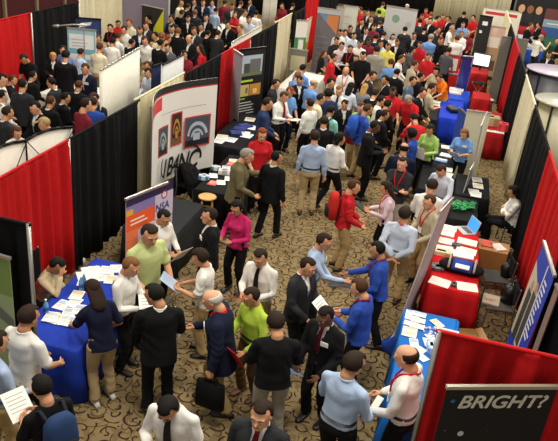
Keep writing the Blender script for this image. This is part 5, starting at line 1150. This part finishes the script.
# right-hand neighbouring aisle
G4 = 'people in the right-hand neighbouring aisle'
for (x_, y_, fc, hr, tp, bt, ps, lb, fm) in [
 (538, 25, 250, 'short black', 'suit black', 'black', 'low', 'black-haired man in black before the portrait wall', 0), (541, 38, 60, 'short grey', 'polo white', 'dgrey', 'up', 'grey-haired man in a white polo with a raised hand, top right', 0),
 (558, 41, 260, 'short dark', 'tee black', 'khaki', 'wide', 'person in a black T-shirt at the right edge, arms forward', 0), (531, 26, 100, 'short brown', 'suit black', 'black', 'low', 'person in black left of the black-haired man by the portrait wall', 0),
 (549, 55, 200, 'short black', 'suit black', 'black', 'low', 'person in black beside the lilac kiosk', 0)]:
    person(x_, y_, fc, hr, tp, bt, ps, lb, f=fm, grp=G4, skin='t')
person(504, 112, 200, 'short dark', 'polo red', 'black', 'low', 'person in red at the dark red table with cartons', grp=G4, skin='d') if False else None
# upper-left aisle
G5 = 'crowd in the left-hand neighbouring aisle'
T5 = [(24, 59, 185, 'short dark', 'tee black', 'black', 'table', 'man in a black T-shirt bending over papers before the red drape', 0), (53, 57, 150, 'bob blond', 'suit black', 'black', 'hold', 'blond woman in a black suit at the far left table', 1),
 (63, 50, 190, 'short dark', 'shirt sky', 'black', 'low', 'man in a light blue shirt behind the blond woman', 0), (66, 56, 350, 'short black', 'suit black', 'black', 'low', 'man in a black suit seen from behind beside the blond woman', 0),
 (13, 80, 60, 'short brown', 'suit black', 'black', 'low', 'brown-haired person bending at the far left table', 0), (33, 76, 20, 'short black', 'suit black', 'black', 'low', 'broad black-clad back between the far left tables', 0),
 (2, 80, 80, 'short black', 'shirt white', 'black', 'low', 'black-haired person in white at the left edge, upper one', 0), (2, 96, 20, 'short black', 'shirt white', 'black', 'low', 'person in white with a black and red backpack at the left edge', 0),
 (23, 85, 0, 'short black', 'suit dgrey', 'black', 'stand', 'large dark-suited man seen from behind at far left', 0), (51, 83, 270, 'short black', 'suit dgrey', 'black', 'low', 'dark-suited man turned to the left in the far left group', 0),
 (51, 102, 10, 'short brown', 'suit black', 'black', 'low', 'brown-haired man in black seen from behind, just above the khaki cap', 0), (44, 124, 240, 'cap khaki', 'shirt white', 'khaki', 'low', 'man in a khaki cap and white shirt behind the white pop-up display', 0),
 (17, 133, 120, 'long brown', 'blouse white', 'black', 'low', 'brown-haired woman in white behind the white pop-up display', 1), (81, 53, 10, 'short dark', 'shirt lblue', 'black', 'low', 'man in a pale blue shirt seen from behind below the teal chart', 0),
 (85, 69, 190, 'short brown', 'suit navy', 'black', 'low', 'man in a navy suit with a badge facing the camera at upper left', 0), (79, 86, 0, 'short brown', 'suit black', 'black', 'low', 'brown-haired man in a black suit seen from behind at upper left', 0),
 (94, 99, 190, 'short brown', 'suit dgrey', 'black', 'low', 'brown-haired person beside the plain white panel', 0), (100, 48, 5, 'short brown', 'shirt cream', 'khaki', 'low', 'man in a loose cream shirt seen from behind above the white panel', 0),
 (93, 45, 190, 'short dark', 'shirt lblue', 'black', 'low', 'man in pale blue facing the camera beside the cream shirt', 0), (98, 39, 180, 'short brown', 'tee tan', 'black', 'low', 'brown-haired person behind the cream shirt', 0),
 (110, 28, 190, 'short dark', 'polo black', 'black', 'low', 'man in a black polo with a red lanyard at upper left', 0), (119, 37, 20, 'short brown', 'shirt white', 'black', 'low', 'brown-haired man in a white shirt right of the black polo', 0),
 (124, 30, 200, 'short black', 'shirt white', 'black', 'low', 'black-haired person in white behind the brown-haired white shirt', 0), (132, 43, 30, 'short black', 'suit black', 'black', 'low', 'person in black above the end of the white panel', 0),
 (145, 41, 190, 'short brown', 'shirt white', 'khaki', 'low', 'brown-haired man in a white shirt above the gap between the panels', 0), (152, 46, 180, 'bob blond', 'blouse white', 'black', 'low', 'blond woman in white right of the panel gap', 1),
 (155, 36, 240, 'short dark', 'suit black', 'black', 'low', 'man in a black suit above the blond woman in white', 0), (167, 48, 180, 'short dark', 'suit mgrey', 'black', 'low', 'man in grey behind the wrinkled grey panel', 0),
 (162, 37, 0, 'short lbrown', 'shirt cream', 'black', 'low', 'fair-haired person in cream right of the black suit', 0), (168, 39, 30, 'short red', 'tee stone', 'black', 'low', 'auburn-haired person behind the grey-suited man at the wrinkled panel', 0),
 (178, 32, 350, 'short lbrown', 'suit black', 'black', 'low', 'fair-haired person in black seen from behind left of the bald man', 0), (189, 39, 200, 'bald brown', 'suit black', 'black', 'low', 'bald man in a black suit facing the camera at upper left centre', 0),
 (194, 31, 190, 'short brown', 'suit dgrey', 'black', 'low', 'brown-haired man in charcoal behind the bald man', 0), (171, 19, 200, 'short dark', 'suit dgrey', 'black', 'low', 'man in charcoal holding papers near the black podium', 0),
 (182, 13, 10, 'short brown', 'suit black', 'black', 'stand', 'brown-haired man in black seen from behind right of the podium', 0), (181, 3, 100, 'short brown', 'shirt cream', 'black', 'stand', 'person in a cream top at the very top left of centre', 0),
 (195, 13, 350, 'short lbrown', 'suit dgrey', 'black', 'stand', 'fair-haired person in charcoal at the top, by the white table', 0), (206, 18, 180, 'short black', 'suit black', 'black', 'stand', 'tall man in a black suit facing the camera at the top', 0),
 (216, 11, 20, 'short black', 'shirt lblue', 'black', 'low', 'man in light blue with a dark strap at the top', 0), (212, 3, 190, 'short dark', 'shirt lblue', 'black', 'low', 'man in pale blue at the very top', 0),
 (225, 3, 0, 'short dark', 'sweater maroon', 'khaki', 'stand', 'broad man in a dark red shirt seen from behind at the top', 0), (218, 34, 10, 'short dark', 'suit dgrey', 'black', 'low', 'man in a dark suit seen from behind near the drape top', 0),
 (228, 25, 200, 'short black', 'suit black', 'black', 'low', 'man in a black suit facing the camera right of the dark-suited back', 0), (235, 15, 190, 'short brown', 'polo red', 'black', 'cross', 'woman in a red polo above the left row of drapes', 1),
 (245, 13, 100, 'short brown', 'shirt white', 'khaki', 'low', 'man in a white shirt right of the red polo woman', 0), (249, 20, 190, 'short brown', 'shirt wblue', 'black', 'low', 'brown-haired man in pale blue-white near the long white panel', 0),
 (256, 14, 0, 'short black', 'shirt white', 'black', 'low', 'man in a broad white shirt seen from behind by the pale drape', 0), (200, 49, 260, 'long dark', 'sweater red', 'black', 'low', 'dark-haired woman in red above the black drape', 1),
 (184, 55, 180, 'short dark', 'sweater maroon', 'black', 'low', 'person in dark red right of the wrinkled grey panel', 0), (147, 66, 200, 'short brown', 'tee stone', 'black', 'low', 'brown-haired person in the gap left of the navy panel', 0),
 (148, 73, 200, 'short black', 'shirt wblue', 'black', 'low', 'black-haired person in pale blue in the gap between the panels', 0), (92, 103, 330, 'short dark', 'tee blue', 'black', 'low', 'person in bright blue behind the black drape at left', 0),
 (86, 105, 30, 'short dark', 'tee maroon', 'black', 'low', 'person in dark red left of the bright blue one', 0), (141, 1, 180, 'short black', 'suit black', 'black', 'low', 'person in black in front of the yellow-green panel', 0),
 (135, 13, 150, 'short black', 'shirt cream', 'black', 'low', 'dark-haired person in cream below the mauve screen', 0), (148, 19, 250, 'short black', 'suit black', 'black', 'low', 'black-haired man in black at the foot of the yellow-green panel', 0),
 (146, 26, 190, 'short brown', 'suit dgrey', 'black', 'low', 'brown-haired person in dark grey near the yellow-green panel', 0), (129, 23, 200, 'short red', 'shirt cream', 'black', 'low', 'auburn-haired person in cream at upper left', 0),
 (140, 31, 160, 'short brown', 'suit navy', 'black', 'low', 'person in navy above the brown-haired white shirt', 0), (188, 19, 160, 'short dark', 'suit black', 'black', 'low', 'dark-haired person in black between two top-left backs', 0),
 (203, 3, 170, 'short brown', 'suit navy', 'black', 'low', 'person in navy at the very top, left of pale blue', 0), (194, 2, 190, 'short dark', 'suit black', 'black', 'low', 'person in black at the very top beside the cream top', 0),
 (241, 4, 20, 'short brown', 'suit dgrey', 'black', 'low', 'person in dark grey at the top, left of the white shirts', 0), (250, 2, 200, 'short dark', 'suit navy', 'black', 'low', 'person in navy at the top beside the pale drape', 0),
 (161, 44, 20, 'short black', 'suit black', 'black', 'low', 'person in black just behind the wrinkled grey panel', 0), (172, 29, 170, 'short black', 'suit navy', 'black', 'low', 'black-haired person in navy left of the fair-haired back', 0),
 (208, 34, 20, 'short black', 'suit black', 'black', 'low', 'black-clad back between the bald man and the dark suit', 0), (201, 27, 200, 'short black', 'suit black', 'black', 'low', 'person in black right of the brown-haired man in charcoal', 0),
 (240, 28, 240, 'short lbrown', 'tee tan', 'black', 'low', 'fair-haired person in tan beside the long white panel', 0), (66, 98, 40, 'short black', 'suit black', 'black', 'low', 'person in black right of the man seen above the khaki cap', 0),
 (35, 108, 200, 'short black', 'suit black', 'black', 'low', 'person in black in the dark group above the khaki cap', 0), (8, 113, 30, 'short dark', 'suit dgrey', 'black', 'low', 'person in dark grey at far left above the woman in white', 0),
 (282, 6, 200, 'short dark', 'sweater maroon', 'black', 'low', 'person in dark red above the bright cream drape', 0), (293, 6, 20, 'short dark', 'suit black', 'black', 'low', 'person in black right of the dark red one, above the cream drape', 0), 
 (232, 7, 160, 'short dark', 'suit dgrey', 'black', 'low', 'person in charcoal right of the dark red shirt at the top', 0), (188, 7, 20, 'short dark', 'suit black', 'black', 'low', 'person in black right of the brown-haired back at the podium', 0),
 (118, 24, 170, 'short dark', 'tee red', 'black', 'low', 'person in red right of the black polo man', 0), (113, 42, 0, 'short black', 'shirt white', 'black', 'low', 'black-haired person in white just above the plain white panel', 0)]
for (x_, y_, fc, hr, tp, bt, ps, lb, fm) in T5:
    person(x_, y_, fc, hr, tp, bt, ps, lb, f=fm, grp=G5, skin=random.choice('ltm'), s=random.choice((.97, 1, 1.03)), lan='red' if 'red lanyard' in lb else None, badge='badge' in lb,
           pack=('141418', '7C1E22', 'black and red backpack at the left edge') if 'backpack' in lb else None)
print('people', NP[0], 'meshes cached', len(_pc))
